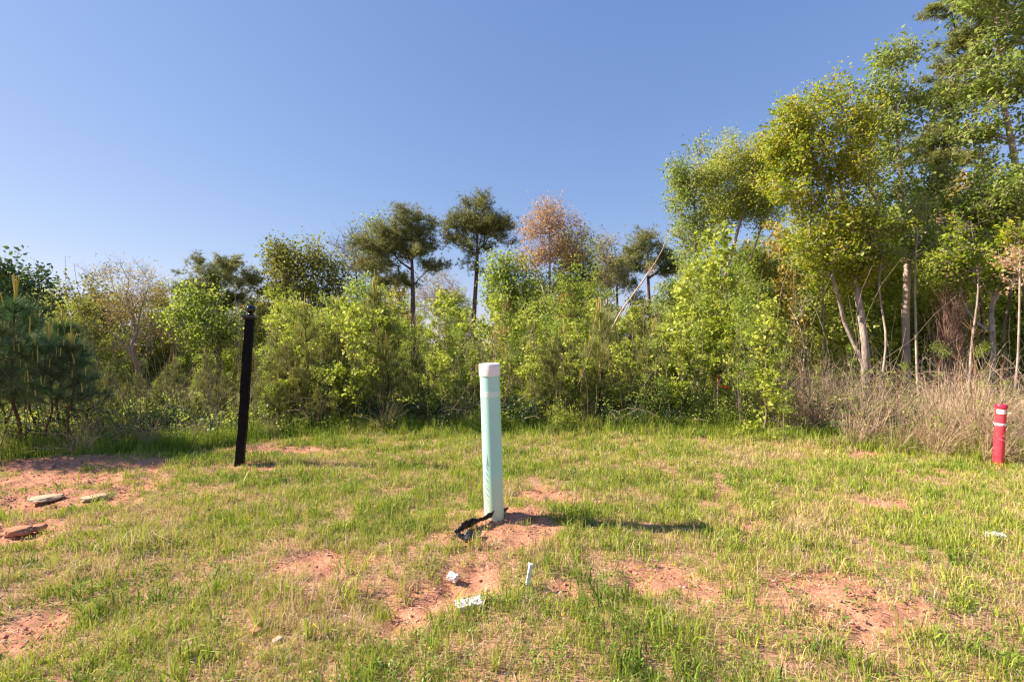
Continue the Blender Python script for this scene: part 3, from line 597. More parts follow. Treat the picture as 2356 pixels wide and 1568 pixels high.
def describe(noun, k, x, y, ht, tall, rows):
    hs_ = 'tall' if ht > tall * 1.15 else ('short' if ht < tall * .85 else 'medium')
    d = y - float(edge_y(x)); rw = 'front row' if d < rows[0] else ('second row' if d < rows[1] else ('third row' if d < rows[2] else 'deep at the back'))
    return '%s %s %s, %s' % (hs_, noun, where(x, y), rw)
def place(protos, spots, labels, group, used):
    """spots: (x, y, scale)"""
    rg = random.Random(len(spots) * 7 + 3)
    for k, (x, y, s) in enumerate(spots):
        pr = protos[k % len(protos)]; lab = labels(k) if callable(labels) else labels
        loc = (x, y, Hs(x, y) - .03); rz = rg.random() * 6.28
        if isinstance(lab, tuple): lab = describe(lab[0], k, x, y, s, lab[1], lab[2])
        if id(pr) not in used:
            used.add(id(pr)); pr.location = loc; pr.rotation_euler = (0, 0, rz); pr.scale = (s, s, s); pr['label'] = lab; pr['group'] = group
        else: clone(pr, loc, rz, s, lab, group)
used = set()
rg = random.Random(5)
def wx(px, D): return (px - CX) / F * D
def zat(py, D): return EYE + (CY - py) / F * D
# tall understory wood behind everything
um = [proto_tree('understory_tree', 6.0, 1.15, 380, 15, .13, lf_, bk_, 350 + i_, OVAL, .12, .05, .12, top=.5) for i_, (lf_, bk_) in enumerate((('olive', 'grey'), ('gum', 'grey'), ('tan', 'grey'), ('yel', 'dark'), ('sap', 'grey')))] + [proto_tree('understory_tree', 6.0, 1.3, 420, 17, .125, 'mid', 'dark', 300 + i, OVAL, .14, .055, .11, top=.35) for i in range(4)]
def sky_top(px):   # crown line of the back wood, read from the photo
    return float(np.interp(px, [-600, 0, 130, 400, 600, 800, 1130, 1300, 1450, 1560, 1700, 1800, 1900, 2050, 2355, 3000], [600, 640, 690, 690, 680, 650, 685, 620, 650, 610, 580, 560, 520, 480, 430, 400]))
spots = []
for k in range(240):
    D = rg.choice([14, 17, 20, 24, 29, 35, 42, 50]) + rg.random() * 3; px = -350 + 3050 * ((k * .61803) % 1)
    if px < 1500 and D < 19: D += 9
    if 930 < px < 1130 and D < 30: continue
    if k % 4 == 0 and 560 < px < 1560: D = 23 + rg.random() * 9
    if 930 < px < 1130: D = max(D, 32 + rg.random() * 8)
    if 200 < px < 560 and D < 32: D = 32 + rg.random() * 16
    x = wx(px, D); top = zat(sky_top(px) - 12 + rg.random() ** 1.5 * 130, D); h = max(2.2, top - Hs(x, D)); spots.append((x, D, h / 6.0))
place(um, spots, ('leafy green wood tree', 1.0, (8, 14, 24)), 'understory trees filling the wood', used)

# leafy saplings along the wood edge
sp = [proto_tree('sapling', 3.0, .22 + .06 * i, 56 + 12 * i, 11, .080, 'sapy', 'twig', 320 + i, LOBED, .08, .022, .07, bf=.45, top=.75 - .1 * i) for i in range(4)]
sg = [proto_tree('sapling', 3.0, .22 + .07 * i, 70 + 12 * i, 14, .052, 'sap', 'twig', 330 + i, OVAL, .06, .020, .08, bf=.45, top=.8) for i in range(3)]
def sap_top(px): return float(np.interp(px, [200, 560, 640, 760, 870, 960, 1100, 1250, 1400, 1500, 1580, 1650, 1760, 1860, 1960], [870, 840, 700, 670, 620, 680, 670, 660, 700, 680, 560, 540, 640, 860, 900]))
spots = []; spots2 = []
for k in range(180):
    px = 610 + 1200 * ((k * .618034) % 1); u = rg.random()
    D0 = float(edge_y(wx(px, 8.3))); D = D0 + .35 + u * 4.8
    top = zat(sap_top(px) + abs(rg.gauss(0, 75)) * (1.3 - u * .5) + (1 - u) * 45, D); x = wx(px, D); h = max(.9, top - Hs(x, D))
    (spots if k % 5 < 3 else spots2).append((x, D, h / 3.0))
for px, top, D in ((1600, 515, 10.5), (1655, 560, 10.0), (865, 640, 9.4), (1130, 690, 9.2), (700, 720, 9.5)):
    x = wx(px, D); spots.append((x, D, (zat(top, D) - Hs(x, D)) / 3.0))
place(sp, spots, ('broad leafed sapling', .95, (1.2, 2.6, 4)), 'large leafed saplings in the thicket', used)
place(sg, spots2, ('fine leafed sapling', .95, (1.2, 2.6, 4)), 'small leafed saplings in the thicket', used)
spots = []
for k in range(26):
    px = 1880 + 620 * ((k * .618) % 1); D = 9.5 + rg.random() * 6; x = wx(px, D)
    spots.append((x, D, max(.8, zat(740 + rg.random() * 170, D) - Hs(x, D)) / 3.0))
place(sg, spots, ('green sapling among trunks', .8, (2.5, 4.5, 6.5)), 'saplings among the right hand trunks', used)
spots = []
for k in range(22):
    px = -250 + 820 * ((k * .618) % 1); D = 10.5 + rg.random() * 8; x = wx(px, D)
    spots.append((x, D, max(1.0, zat(790 + rg.random() * 90, D) - Hs(x, D)) / 3.0))
place(sg, spots, ('green sapling on the slope', .6, (4, 6.5, 9)), 'saplings on the slope at left', used)

# young pines: whorled boughs, long needles and upright yellow shoots
def young_pine(h, seed, leaf, bare_h=.15, nd=.17, dens=1., spread=.42):
    rng = np.random.default_rng(seed); root = thing('young_pine', '', 'tree', (0, 0, 0))
    g = Geo(); ng = Geo(); cg = Geo()
    wob = rng.normal(size=(6, 2)) * .015 * h; wob[0] = 0
    tr = catmull(np.column_stack([wob, np.linspace(0, h * .88, 6)]), 16)
    rad = np.linspace(.026 * h / 2.5, .007, 16)
    g.add(*tubes(tr[:-1], tr[1:], rad[:-1], rad[1:], 7))
    def shoot(p, d, ln, r_):
        m = 5; q = p + d * np.linspace(0, ln, m)[:, None]; g2 = np.interp(np.arange(m), [0, m - 1], [r_, r_ * .55])
        cg.add(*tubes(q[:-1], q[1:], g2[:-1], g2[1:], 5), np.full((m - 1) * 5, rng.random()))
        n = 26; t_ = rng.random(n); P = p + d * (t_ * ln)[:, None]; D = rng.normal(size=(n, 3)) * .35 + d
        cg.add(*needles(P, D, .035, .003, rng), rng.random(n))
    def needle_run(a, b, n, ln):
        ax = (b - a) / max(1e-6, np.linalg.norm(b - a)); t_ = rng.random(n) ** .7
        P = a + (b - a) * t_[:, None]; R = rng.normal(size=(n, 3)); R -= (R @ ax)[:, None] * ax; R /= np.linalg.norm(R, axis=1, keepdims=True)
        D = R * .75 + ax * (.75 + .3 * rng.random((n, 1))); D[:, 2] -= .10
        ng.add(*needles(P, D, ln * (.75 + .4 * rng.random(n)), .0021, rng), np.clip(rng.random() * .5 + rng.random(n) * .5, 0, 1))
    z = h * (bare_h + .05); top = h * .88
    while z < top - .08:
        f = (z - h * bare_h) / (top - h * bare_h); nb = rng.integers(3, 6); a0 = rng.random() * 6.28
        for q in range(nb):
            an = a0 + q * 6.28 / nb + rng.normal() * .25; ln = h * spread * (1 - f) ** .75 * (.7 + .5 * rng.random()) * .62 + .12
            p0 = np.array([np.interp(z, tr[:, 2], tr[:, 0]), np.interp(z, tr[:, 2], tr[:, 1]), z])
            el = .35 + .55 * f + rng.normal() * .1
            d0 = np.array([math.cos(an) * math.cos(el), math.sin(an) * math.cos(el), math.sin(el)])
            p1 = p0 + d0 * ln * .6; d1 = d0 + np.array([0, 0, .45]); d1 /= np.linalg.norm(d1); p2 = p1 + d1 * ln * .45
            g.add(*tubes(np.array([p0, p1]), np.array([p1, p2]), np.array([.008, .006]) * h / 2.5, np.array([.006, .004]) * h / 2.5, 4))
            needle_run(p0 + (p1 - p0) * .35, p1, int(60 * dens), nd); needle_run(p1, p2, int(100 * dens), nd)
            if rng.random() < .75: shoot(p2, np.array([rng.normal() * .08, rng.normal() * .08, 1.]), (.10 + .22 * rng.random()) * h / 2.5, .009)
            if ln > .3:
                for sgn in (-1, 1):
                    if rng.random() < .75:
                        d2 = np.array([math.cos(an + sgn * .8), math.sin(an + sgn * .8), .55]); d2 /= np.linalg.norm(d2)
                        e = p1 + d2 * ln * .42; g.add(*tubes([p1], [e], [.005 * h / 2.5], [.003 * h / 2.5], 4)); needle_run(p1, e, int(85 * dens), nd)
                        if rng.random() < .5: shoot(e, np.array([rng.normal() * .1, rng.normal() * .1, 1.]), (.08 + .16 * rng.random()) * h / 2.5, .008)
        z += h * .085 * (.8 + .5 * rng.random())
    needle_run(tr[-4], tr[-1], int(160 * dens), nd)
    for q in range(5):
        shoot(tr[-1], np.array([rng.normal() * .12, rng.normal() * .12, 1.]) if q else np.array([0, 0, 1.]), (.15 if q else .18) * h * (.7 + .4 * rng.random()), .011)
    link('trunk', g.mesh('trunk', B['red'], True), root)
    link('needles', ng.mesh('needles', L[leaf]), root)
    link('new_shoots', cg.mesh('new_shoots', L['candle']), root)
    return root
dp = [young_pine(2.4, 400 + i, 'dpine', .34, .21, 1.35, .40) for i in range(2)]
yp = [young_pine(2.5, 410 + i, 'ypine', .10, .18, 1.15, .36) for i in range(3)]
def py_spot(px, top, D): x = wx(px, D); return (x, D, (zat(top, D) - Hs(x, D)))
darkpines = [(35, 640, 6.5, 'tallest dark blue green young pine at the left edge, its shoots above the rest'), (-25, 720, 6.1, 'dark young pine with sweeping needles cut by the left edge of the photo'), (112, 745, 6.5, 'dark young pine second from the left edge with a bare slim trunk'),
             (165, 760, 6.55, 'dark young pine with a leaning reddish trunk, rightmost of the dark group'), (75, 770, 7.2, 'shorter dark young pine half hidden in the left group'), (-110, 690, 6.8, 'dark young pine just outside the left edge of the photo'), (-190, 650, 6.2, 'dark young pine outside the left edge, nearest the clay bank'), (140, 715, 7.6, 'dark young pine standing behind the two slim trunked ones at left'), (205, 830, 7.2, 'low dark young pine at the right end of the dark group'), (5, 810, 6.9, 'low dark young pine filling the bottom of the left group')]
for k, (px, top, D, lab) in enumerate(darkpines):
    x, y, h = py_spot(px, top, D); pr = dp[k % 2]; loc = (x, y, Hs(x, y) - .03)
    if k < 2: pr.location = loc; pr.scale = (h / 2.4,) * 3; pr['label'] = lab; pr['group'] = 'dark young pines at the left edge'
    else: clone(pr, loc, k * 1.7, h / 2.4, lab, 'dark young pines at the left edge')
light = [(400, 815, 8.8), (230, 860, 8.2), (290, 870, 9.5), (470, 860, 9.6), (340, 900, 8.0), (520, 850, 9.2), (620, 800, 8.6), (700, 690, 8.9), (755, 720, 8.7), (660, 760, 8.6), (860, 640, 9.6), (825, 815, 8.4), (600, 870, 8.2), (730, 880, 8.15),
         (1385, 690, 8.9), (1300, 745, 9.0), (1300, 820, 8.4), (1510, 735, 9.2), (1440, 840, 8.5), (1225, 850, 8.5), (1340, 850, 8.3), (960, 790, 9.3), (940, 850, 8.5), (1050, 880, 8.6), (1880, 850, 8.6), (1740, 810, 9.4), (560, 890, 10.4), (430, 900, 8.1), (180, 880, 9.6), (60, 830, 9.2), (1560, 830, 8.9), (260, 900, 7.9), (300, 930, 7.7), (360, 870, 8.6), (450, 900, 8.0), (500, 880, 8.7), (210, 900, 7.5), (140, 850, 8.4), (480, 800, 11), (380, 840, 11), (250, 830, 11), (320, 850, 10.5), (640, 860, 8.15), (790, 780, 8.9), (1100, 840, 9.2), (1165, 800, 9.8), (1010, 860, 8.9), (580, 790, 9.4), (640, 740, 9.8), (680, 830, 8.3), (780, 850, 8.2), (890, 770, 8.8), (1270, 780, 8.7), (1480, 790, 9.6), (1360, 770, 9.4)]
for k, (px, top, D) in enumerate(light):
    x, y, h = py_spot(px, top, D); pr = yp[k % 3]; loc = (x, y, Hs(x, y) - .03)
    lab = {7: 'tall yellow green young pine with upright shoots between black post and green pipe', 10: 'young pine with very long upright shoots standing above the thicket', 14: 'tallest yellow green young pine right of the green pipe, a single spire', 0: 'lone yellow green young pine left of the black post', 17: 'young pine with bright yellow shoots right of the single spire pine', 24: 'small young pine beside the dry grass at right'}.get(k) or describe('long needled young pine', k, x, y, h, 2.0, (.6, 1.3, 2.2))
    if k < 3: pr.location = loc; pr.scale = (h / 2.5,) * 3; pr['label'] = lab; pr['group'] = 'yellow green young pines in the thicket'
    else: clone(pr, loc, k * 2.1, h / 2.5, lab, 'yellow green young pines in the thicket')

# shrubs
def shrub(w_, h, leaf, seed, size=.035, tips=260, per=16, lab=''):
    rng = np.random.default_rng(seed); root = thing('shrub', lab, 'shrub', (0, 0, 0))
    tp = blob_pts([(0, 0, h * .55, w_ / 2, w_ / 2, h * .42), (w_ * .2, 0, h * .4, w_ * .35, w_ * .4, h * .35), (-w_ * .22, .1, h * .42, w_ * .33, w_ * .3, h * .36)], tips, rng, .4)
    P, par, r = grow([catmull([(0, 0, 0), (.02, 0, h * .3), (0, .03, h * .6)], 8)], tp, rng, .3, .5, seg=.12, rtip=.0022, r0=.02)
    link('stems', wood(P, par, r, False).mesh('stems', B['dark'], True), root)
    link('leaves', foliage('leaf', tp, rng, per, .055, size, tmpl=OVAL).mesh('leaves', L[leaf]), root)
    return root
sh = [shrub(1.2, 1.2, 'mid', 500), shrub(1.0, 1.0, 'dark', 501), shrub(1.1, .8, 'mid', 502), shrub(.9, .9, 'dark', 503)]
def put(pr, k0, px, top, D, hh, lab, grp):
    x = wx(px, D); s = max(.3, (zat(top, D) - Hs(x, D)) / hh)
    if not pr.get('used'):
        pr['used'] = 1; r = pr; pr.location = (x, D, Hs(x, D) - .03); pr.scale = (s, s, s); pr['label'] = lab
        if grp: pr['group'] = grp
    else: r = clone(pr, (x, D, Hs(x, D) - .03), k0 * 1.3, s, lab, grp)
    return r
sl = [(0,1475,825,8.6,1.2,'dense rounded olive green shrub right of the single spire pine'),(0,1545,850,8.9,1.2,None),(1,770,860,8.6,1.0,'dark glossy evergreen shrub between the young pines left of centre'),(1,860,900,8.5,1.0,None),(3,1195,900,8.3,.9,None),(3,985,900,8.5,.9,None),(1,1030,930,8.3,1.0,None),
      (3,1400,930,8.2,.9,None),(1,1540,920,8.2,1.0,None),(3,1460,925,8.2,.9,None),(1,340,930,7.9,1.0,None),(3,420,925,8.0,.9,None),(2,600,930,8.2,.8,None),(2,1290,920,8.2,.8,None),(2,1620,910,8.3,.8,None),(2,1700,905,8.4,.8,None),(2,1930,965,7.8,.8,None),(2,1990,955,8.3,.8,None),(2,2050,975,7.6,.8,None),(2,2130,985,7.3,.8,None),(2,2190,990,7.3,.8,None),(2,2250,1000,7.0,.8,None),(2,2330,1000,6.9,.8,None),(0,2110,930,8.8,1.2,None),(0,2230,930,8.8,1.2,None),(0,2330,920,8.8,1.2,None),(0,1900,900,9.4,1.2,None),(0,2020,920,9.4,1.2,None),(2,1120,920,8.3,.8,None),(0,1790,880,8.8,1.2,None),
      (2,900,930,8.2,.8,None),(2,690,940,8.1,.8,None),(0,130,960,7.0,1.2,None),(2,30,960,6.9,.8,None),(2,230,950,7.5,.8,None),(0,540,920,9.0,1.2,None),(2,2078,1015,6.7,.8,'small fresh green bush on the grass edge below the pale grey trunk'),(1,1250,930,8.6,1.0,None),(0,960,880,9.2,1.2,None),(0,1660,860,9.3,1.2,None)]
for k, (i, px, top, D, hh, lab) in enumerate(sl):
    put(sh[i], k, px, top, D, hh, lab or describe('dark leafy shrub' if i in (1, 3) else 'light green shrub', k, wx(px, D), D, zat(top, D), .75, (.6, 1.2, 2)), 'dark shrubs under the thicket' if i in (1, 3) else 'light shrubs under the thicket')
for o in sh:
    if 'used' in o: del o['used']
for o in COL.objects:
    if 'used' in o: del o['used']

# low undergrowth mass, along the edge of the clearing
rng = np.random.default_rng(77)
def under(n, x0, x1, d0, d1, h, per, size, spread):
    x = x0 + (x1 - x0) * rng.random(n); y = edge_y(x) + d0 + (d1 - d0) * rng.random(n)
    z = Hg(x, y) + h * (.75 + .25 * smooth(-3.2, -1.5, x)) * rng.random(n) ** 1.4 * (.5 + fbm(x * 1.2, y * 1.2, 44)); P = np.stack([x, y, z], 1)
    return foliage('leaf', P, rng, per, spread, size, tmpl=OVAL, flat=.6)
tag(link('undergrowth', under(7000, -13, 13, .15, 4.5, .70, 12, .038, .06).mesh('undergrowth', L['mid'])), 'tangled low leafy undergrowth along the edge of the clearing', 'undergrowth', kind='stuff')
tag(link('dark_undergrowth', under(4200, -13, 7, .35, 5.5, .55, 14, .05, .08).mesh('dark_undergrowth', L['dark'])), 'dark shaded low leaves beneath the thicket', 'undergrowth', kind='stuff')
# bare brambles
def arcs(n, x0, x1, d0, d1, ln, rad, up, mat, name, lab, seg=7, sag=.5, tw=0):
    x = x0 + (x1 - x0) * rng.random(n); y = edge_y(x) + d0 + (d1 - d0) * rng.random(n); P = np.stack([x, y, Hg(x, y)], 1)
    a = rng.random(n) * 6.283; D = np.stack([np.cos(a), np.sin(a), np.full(n, up)], 1); D /= np.linalg.norm(D, axis=1, keepdims=True)
    l = ln * (.5 + .8 * rng.random(n)) / seg; g = Geo(); r = rad * (.6 + .8 * rng.random(n))
    for s in range(seg):
        Q = P + D * l[:, None]; k = 1 - s / seg * .6
        g.add(*tubes(P, Q, r * k, r * (k - .6 / seg), 3)); P = Q; D = D + rng.normal(size=(n, 3)) * .14; D[:, 2] -= sag / seg * 1.6; D /= np.linalg.norm(D, axis=1, keepdims=True)
    me = g.mesh(name, mat); return tag(link(name, me), lab, 'brambles', kind='stuff')
arcs(1500, -12, 12, .3, 5, 1.1, .0035, 1.1, B['dead'], 'brambles', 'bare grey arching bramble stems under the thicket')
arcs(900, -12, 12, .2, 4, 1.6, .005, 3.5, B['dark'], 'thicket_stems', 'thin dark upright stems crowding the thicket floor', sag=.1)
arcs(420, -8, 5.5, .3, 4.2, 2.3, .006, 6, B['twig'], 'upright_stems', 'slender grey brown upright stems rising through the thicket', sag=.05)
# rough taller grass fringe at the edge
x = rng.random(30000) * 26 - 13; y = edge_y(x) + rng.normal(size=30000) * .18 + .30; h = .10 + .16 * rng.random(30000) * (.4 + fbm(x * 2, y * 2, 61))
h *= (1 + .6 * (y - edge_y(x) > .2)); tn = np.clip(.30 + (fbm(x * 1.5, y * 1.5, 63) - .5) * .9 + rng.normal(size=30000) * .12 + .15 * smooth(4, 6, x), 0, 1)
add_grass([(x, y, h, np.full(30000, .0034), tn, .4)], 'fringe_grass', 'taller rough grass where the clearing meets the thicket', GR)

# dry grass clumps at right
def drygrass(h, n, seed, mat='straw', lean=.35, rad=.10, plume=True):
    rng = np.random.default_rng(seed); g = Geo(); a = rng.random(n) * 6.283; rr = rad * np.sqrt(rng.random(n))
    P = np.stack([np.cos(a) * rr, np.sin(a) * rr, np.zeros(n)], 1); L_ = np.abs(rng.normal(size=n)) * lean
    a2 = a + rng.normal(size=n) * .8; D = np.stack([np.cos(a2) * L_, np.sin(a2) * L_, np.ones(n)], 1); D /= np.linalg.norm(D, axis=1, keepdims=True)
    l = h * (.45 + .6 * rng.random(n)) / 6; tn = rng.random(n)
    for s in range(6):
        Q = P + D * l[:, None]; k = 1 - s / 6 * .75
        sd_ = np.cross(D, rng.normal(size=(n, 3))); sd_ /= np.linalg.norm(sd_, axis=1, keepdims=True); wd = .0040
        V = np.stack([P - sd_ * wd * k, P + sd_ * wd * k, Q + sd_ * wd * (k - .12), Q - sd_ * wd * (k - .12)], 1).reshape(-1, 3)
        g.add(V, np.arange(4 * n).reshape(-1, 4), tn)
        if plume and s >= 3:
            m = rng.integers(0, n, n // 2); DD = D[m] + rng.normal(size=(len(m), 3)) * .5
            g.add(*needles(Q[m], DD, .05, .0025, rng), tn[m])
        P = Q; D = D + rng.normal(size=(n, 3)) * .09 + np.stack([np.cos(a2), np.sin(a2), -np.ones(n) * .6], 1) * (L_ * .28)[:, None]; D /= np.linalg.norm(D, axis=1, keepdims=True)
    return g.mesh('dry_grass_clump', L[mat])
dm = [drygrass(1.3, 105, 600 + i, lean=.22 + .12 * i, rad=.16) for i in range(4)]
rg = random.Random(9)
dlist = [(1875, 7.9, 1.15), (1840, 8.1, .8), (1910, 8.2, .9)]
for k in range(50):
    px = 1740 + 760 * ((k * .618034) % 1) ** .85; xx_ = wx(px, 7.5); D = float(edge_y(xx_)) + .45 + rg.random() ** 1.2 * 3.4
    dlist.append((px, D, .45 + .65 * rg.random() ** 1.3))
for k in range(16):
    px = -150 + 1850 * ((k * .618034) % 1); D = float(edge_y(wx(px, 7.5))) + .2 + rg.random() * .8; dlist.append((px, D, .35 + .25 * rg.random()))
for k, (px, D, s) in enumerate(dlist):
    x = wx(px, D); o = link('dry_grass_clump', dm[k % 4], None, (x, D, Hs(x, D) - .02)); o.rotation_euler = (rg.gauss(0, .08), rg.gauss(0, .08), rg.random() * 6.28); o.scale = (s, s, s)
    tag(o, 'tallest feathery tan grass clump at the left end of the dry strip' if k == 0 else describe('clump of dead tan grass' if k < 53 else 'tuft of dead tan grass', k, x, D, s, .6 if k < 53 else .47, (.9, 1.8, 2.8)), 'dry grass', 'dead grass clumps' if k < 53 else 'short dead grass clumps')
# tangled dry stems at right
arcs(420, 4.2, 11, .35, 5.0, 1.35, .004, 1.6, B['dead'], 'dry_tangle', 'tangle of pale dead stems and canes among the dry grass at right')
tag(link('dead_leaf_carpet', under(1800, 3.6, 12, .3, 5.0, .35, 10, .03, .10).mesh('dead_leaf_carpet', L['straw'])), 'pale dead leaves caught low in the tangle at right', 'dead leaves', kind='stuff')
# rusty tall weed stalks
def stalk(h, seed):
    rng = np.random.default_rng(seed); q = catmull(np.column_stack([rng.normal(size=(5, 2)) * .02, np.linspace(0, h, 5)]), 12); q[:, :2] -= q[0, :2]; g = Geo(); r = np.linspace(.008, .003, 12)
    g.add(*tubes(q[:-1], q[1:], r[:-1], r[1:], 5))
    n = 26; t_ = .5 + .5 * rng.random(n); P = np.column_stack([np.interp(t_ * h, q[:, 2], q[:, 0]), np.interp(t_ * h, q[:, 2], q[:, 1]), t_ * h]); D = rng.normal(size=(n, 3)); D[:, 2] = 1.2
    D /= np.linalg.norm(D, axis=1, keepdims=True); g.add(*tubes(P, P + D * .16, np.full(n, .0022), np.full(n, .001), 3)); return g.mesh('dead_stalk', B['rust'])
st = [stalk(1.6, 620), stalk(1.6, 621)]
for k, (px, py0, D, h) in enumerate(((2165, 0, 7.3, 1.25), (2240, 0, 7.0, 1.9), (2045, 0, 7.6, 1.1), (2130, 0, 8.0, .9), (2205, 0, 8.2, 1.5), (2010, 0, 8.3, .9), (2300, 0, 7.9, 1.2))):
    x = wx(px, D); o = link('dead_stalk', st[k % 2], None, (x, D, Hs(x, D) - .02)); s = h / 1.6; o.scale = (s, s, s); o.rotation_euler = (0, rg.gauss(0, .05), k)
    tag(o, 'tallest rusty dead weed stalk left of the red marker post' if k == 1 else 'thin rusty dead weed stalk standing in the dry grass', 'dead stalk', 'rusty weed stalks')
# dry vine plume hanging on the dark pine
rngv = np.random.default_rng(640); n = 380; D0 = 13.2; z = np.linspace(0, 1, n)
P = np.stack([wx(2185, D0) + rngv.normal(size=n) * .11, D0 + rngv.normal(size=n) * .16, np.zeros(n)], 1); P[:, 2] = Hs(wx(2185, D0), D0) + 2.2 * rngv.random(n) ** 1.4
g = Geo(); D = np.stack([rngv.normal(size=n) * .16, rngv.normal(size=n) * .16, np.ones(n)], 1)
for s in range(6):
    D /= np.linalg.norm(D, axis=1, keepdims=True); Q = P + D * .22; g.add(*tubes(P, Q, np.full(n, .0062 - .0007 * s), np.full(n, .0055 - .0007 * s), 3), rngv.random()); P = Q; D = D + rngv.normal(size=(n, 3)) * .12
tag(link('dry_vine', g.mesh('dry_vine', L['pinkst'])), 'pinkish brown dead vine plume climbing in front of the dark pine trunk', 'dead vine')
g = Geo()
for s in range(22):
    rgv = np.random.default_rng(660 + s); a = rgv.random() * 6.28; D = np.array([math.cos(a) * .5, math.sin(a) * .5, 1.0]); Pp = np.array([rgv.normal() * .2, rgv.normal() * .2, 0.]); 
    for q in range(9):
        D = D / np.linalg.norm(D); Q = Pp + D * .2; g.add(*tubes([Pp], [Q], [.008 - .0006 * q], [.0075 - .0006 * q], 4)); Pp = Q; D = D + rgv.normal(size=3) * .25; D[2] -= .12
o = link('bare_bush', g.mesh('bare_bush', B['dead']), None, (wx(2285, 10), 10, Hs(wx(2285, 10), 10) - .02)); tag(o, 'pale leafless bush with crooked branches behind the red marker post', 'bush')

# ------------------------------------------------------------------ objects in the clearing
def lathe(prof, k=40, close=True):
    V = []; Fc = []; T = []
    a = np.arange(k) / k * 2 * math.pi
    for r, z in prof: V.append(np.stack([np.cos(a) * r, np.sin(a) * r, np.full(k, z)], 1))
    V = np.concatenate(V); m = len(prof); i = np.arange(k); j = (i + 1) % k
    for q in range(m - 1): Fc.append(np.stack([q * k + i, q * k + j, (q + 1) * k + j, (q + 1) * k + i], 1))
    return V, np.concatenate(Fc)
def lathe_obj(name, prof, mat, parent, k=48):
    V, Fc = lathe(prof, k); me = mesh_np(name, V, [Fc], None, mat, True); me.set_sharp_from_angle(angle=math.radians(32)); o = link(name, me, parent)
    return o
green = paint('mint_plastic', (.40, .70, .64), .36, (.37, .66, .60), 7, (.35, .75), zgrad=((.66, .68, .40), .45, .8))
white = paint('white_plastic', (.80, .78, .74), .4, (.72, .69, .65), 9, (.45, .8))
faded = paint('faded_band', (.60, .75, .70), .5, (.55, .72, .67), 14)
red = paint('red_plastic', (.66, .045, .075), .35, (.62, .08, .10), 9, zgrad=((.55, .18, .12), .12, .7))
whitetape = paint('white_tape', (.82, .78, .76), .4)
# green pipe
bxp, byp = gxyh(1137, 1181); R = .084; hp = 1.32
root = thing('marker_pipe', 'tall mint green plastic marker pipe with white cap standing on a clay mound', 'marker post', (bxp, byp, Hs(bxp, byp) - .06))
root.rotation_euler = (math.radians(1.0), math.radians(-2.2), math.radians(20))
lathe_obj('pipe', [(R - .008, 0), (R, 0), (R, hp - .03)], green, root)
lathe_obj('cap', [(R + .001, hp - .082), (R + .006, hp - .080), (R + .006, hp + .014), (R + .0035, hp + .018), (R * .9, hp + .0205), (R * .5, hp + .023), (.0005, hp + .024)], white, root)
lathe_obj('faded_band', [(R + .0004, hp - .255), (R + .0012, hp - .254), (R + .0012, hp - .212), (R + .0004, hp - .211)], faded, root)
# feather shaped darker grey-green streaks on the camera-left flank of the pipe
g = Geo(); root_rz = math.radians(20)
def streak_pt(th, z): rr_ = R + .0012; th = math.radians(th) - root_rz; return (rr_ * math.cos(th), rr_ * math.sin(th), z)
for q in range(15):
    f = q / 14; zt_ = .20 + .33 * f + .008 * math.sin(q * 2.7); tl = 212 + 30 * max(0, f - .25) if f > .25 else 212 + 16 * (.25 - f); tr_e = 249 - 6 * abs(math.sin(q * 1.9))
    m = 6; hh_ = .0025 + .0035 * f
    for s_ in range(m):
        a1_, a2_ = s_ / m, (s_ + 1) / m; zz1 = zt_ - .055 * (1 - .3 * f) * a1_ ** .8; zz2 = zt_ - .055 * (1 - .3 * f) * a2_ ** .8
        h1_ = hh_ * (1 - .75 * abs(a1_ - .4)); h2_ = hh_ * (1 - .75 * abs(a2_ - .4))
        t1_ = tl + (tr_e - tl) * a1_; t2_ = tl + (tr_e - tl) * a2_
        g.add(np.array([streak_pt(t1_, zz1 - h1_), streak_pt(t2_, zz2 - h2_), streak_pt(t2_, zz2 + h2_), streak_pt(t1_, zz1 + h1_)]), np.array([[0, 1, 2, 3]]))
g.add(np.array([streak_pt(236, .50), streak_pt(249, .49), streak_pt(240, .60)]), np.array([[0, 1, 2]]))
link('feather_streaks', g.mesh('feather_streaks', paint('grey_streak', (.17, .27, .24), .8, (.24, .36, .31), 60)), root)
# red marker
rx_, ry_ = gxyh(2295, 1069); rr = .054; hr = .80
root = thing('marker_post', 'short red plastic marker post with rounded cap and white stripe at right', 'marker post', (rx_, ry_, Hs(rx_, ry_) - .03))
root.rotation_euler = (math.radians(1), math.radians(2.0), 0)
lathe_obj('post_tube', [(rr, 0), (rr, hr - .03)], red, root)
lathe_obj('cap', [(rr + .001, hr - .045), (rr + .009, hr - .043), (rr + .010, hr - .012), (rr + .004, hr), (rr * .6, hr + .004), (.0005, hr + .004)], paint('red_cap', (.55, .03, .07), .3), root)
lathe_obj('white_stripe', [(rr + .0005, hr - .268), (rr + .003, hr - .264), (rr + .003, hr - .240), (rr + .0005, hr - .238)], whitetape, root)
# sticker, wrapped round the front
ac = math.atan2(-ry_, -rx_) + .10; V = []; Fc = []; m = 14
for s in range(m + 1):
    an = ac + (s / m - .5) * 1.75
    for z in (hr - .118, hr - .062): V.append(((rr + .0022) * math.cos(an), (rr + .0022) * math.sin(an), z))
for s in range(m): Fc.append((2 * s, 2 * s + 2, 2 * s + 3, 2 * s + 1))
stk = link('sticker', mesh_np('sticker', np.array(V), [np.array(Fc)], None, whitetape, True), root)
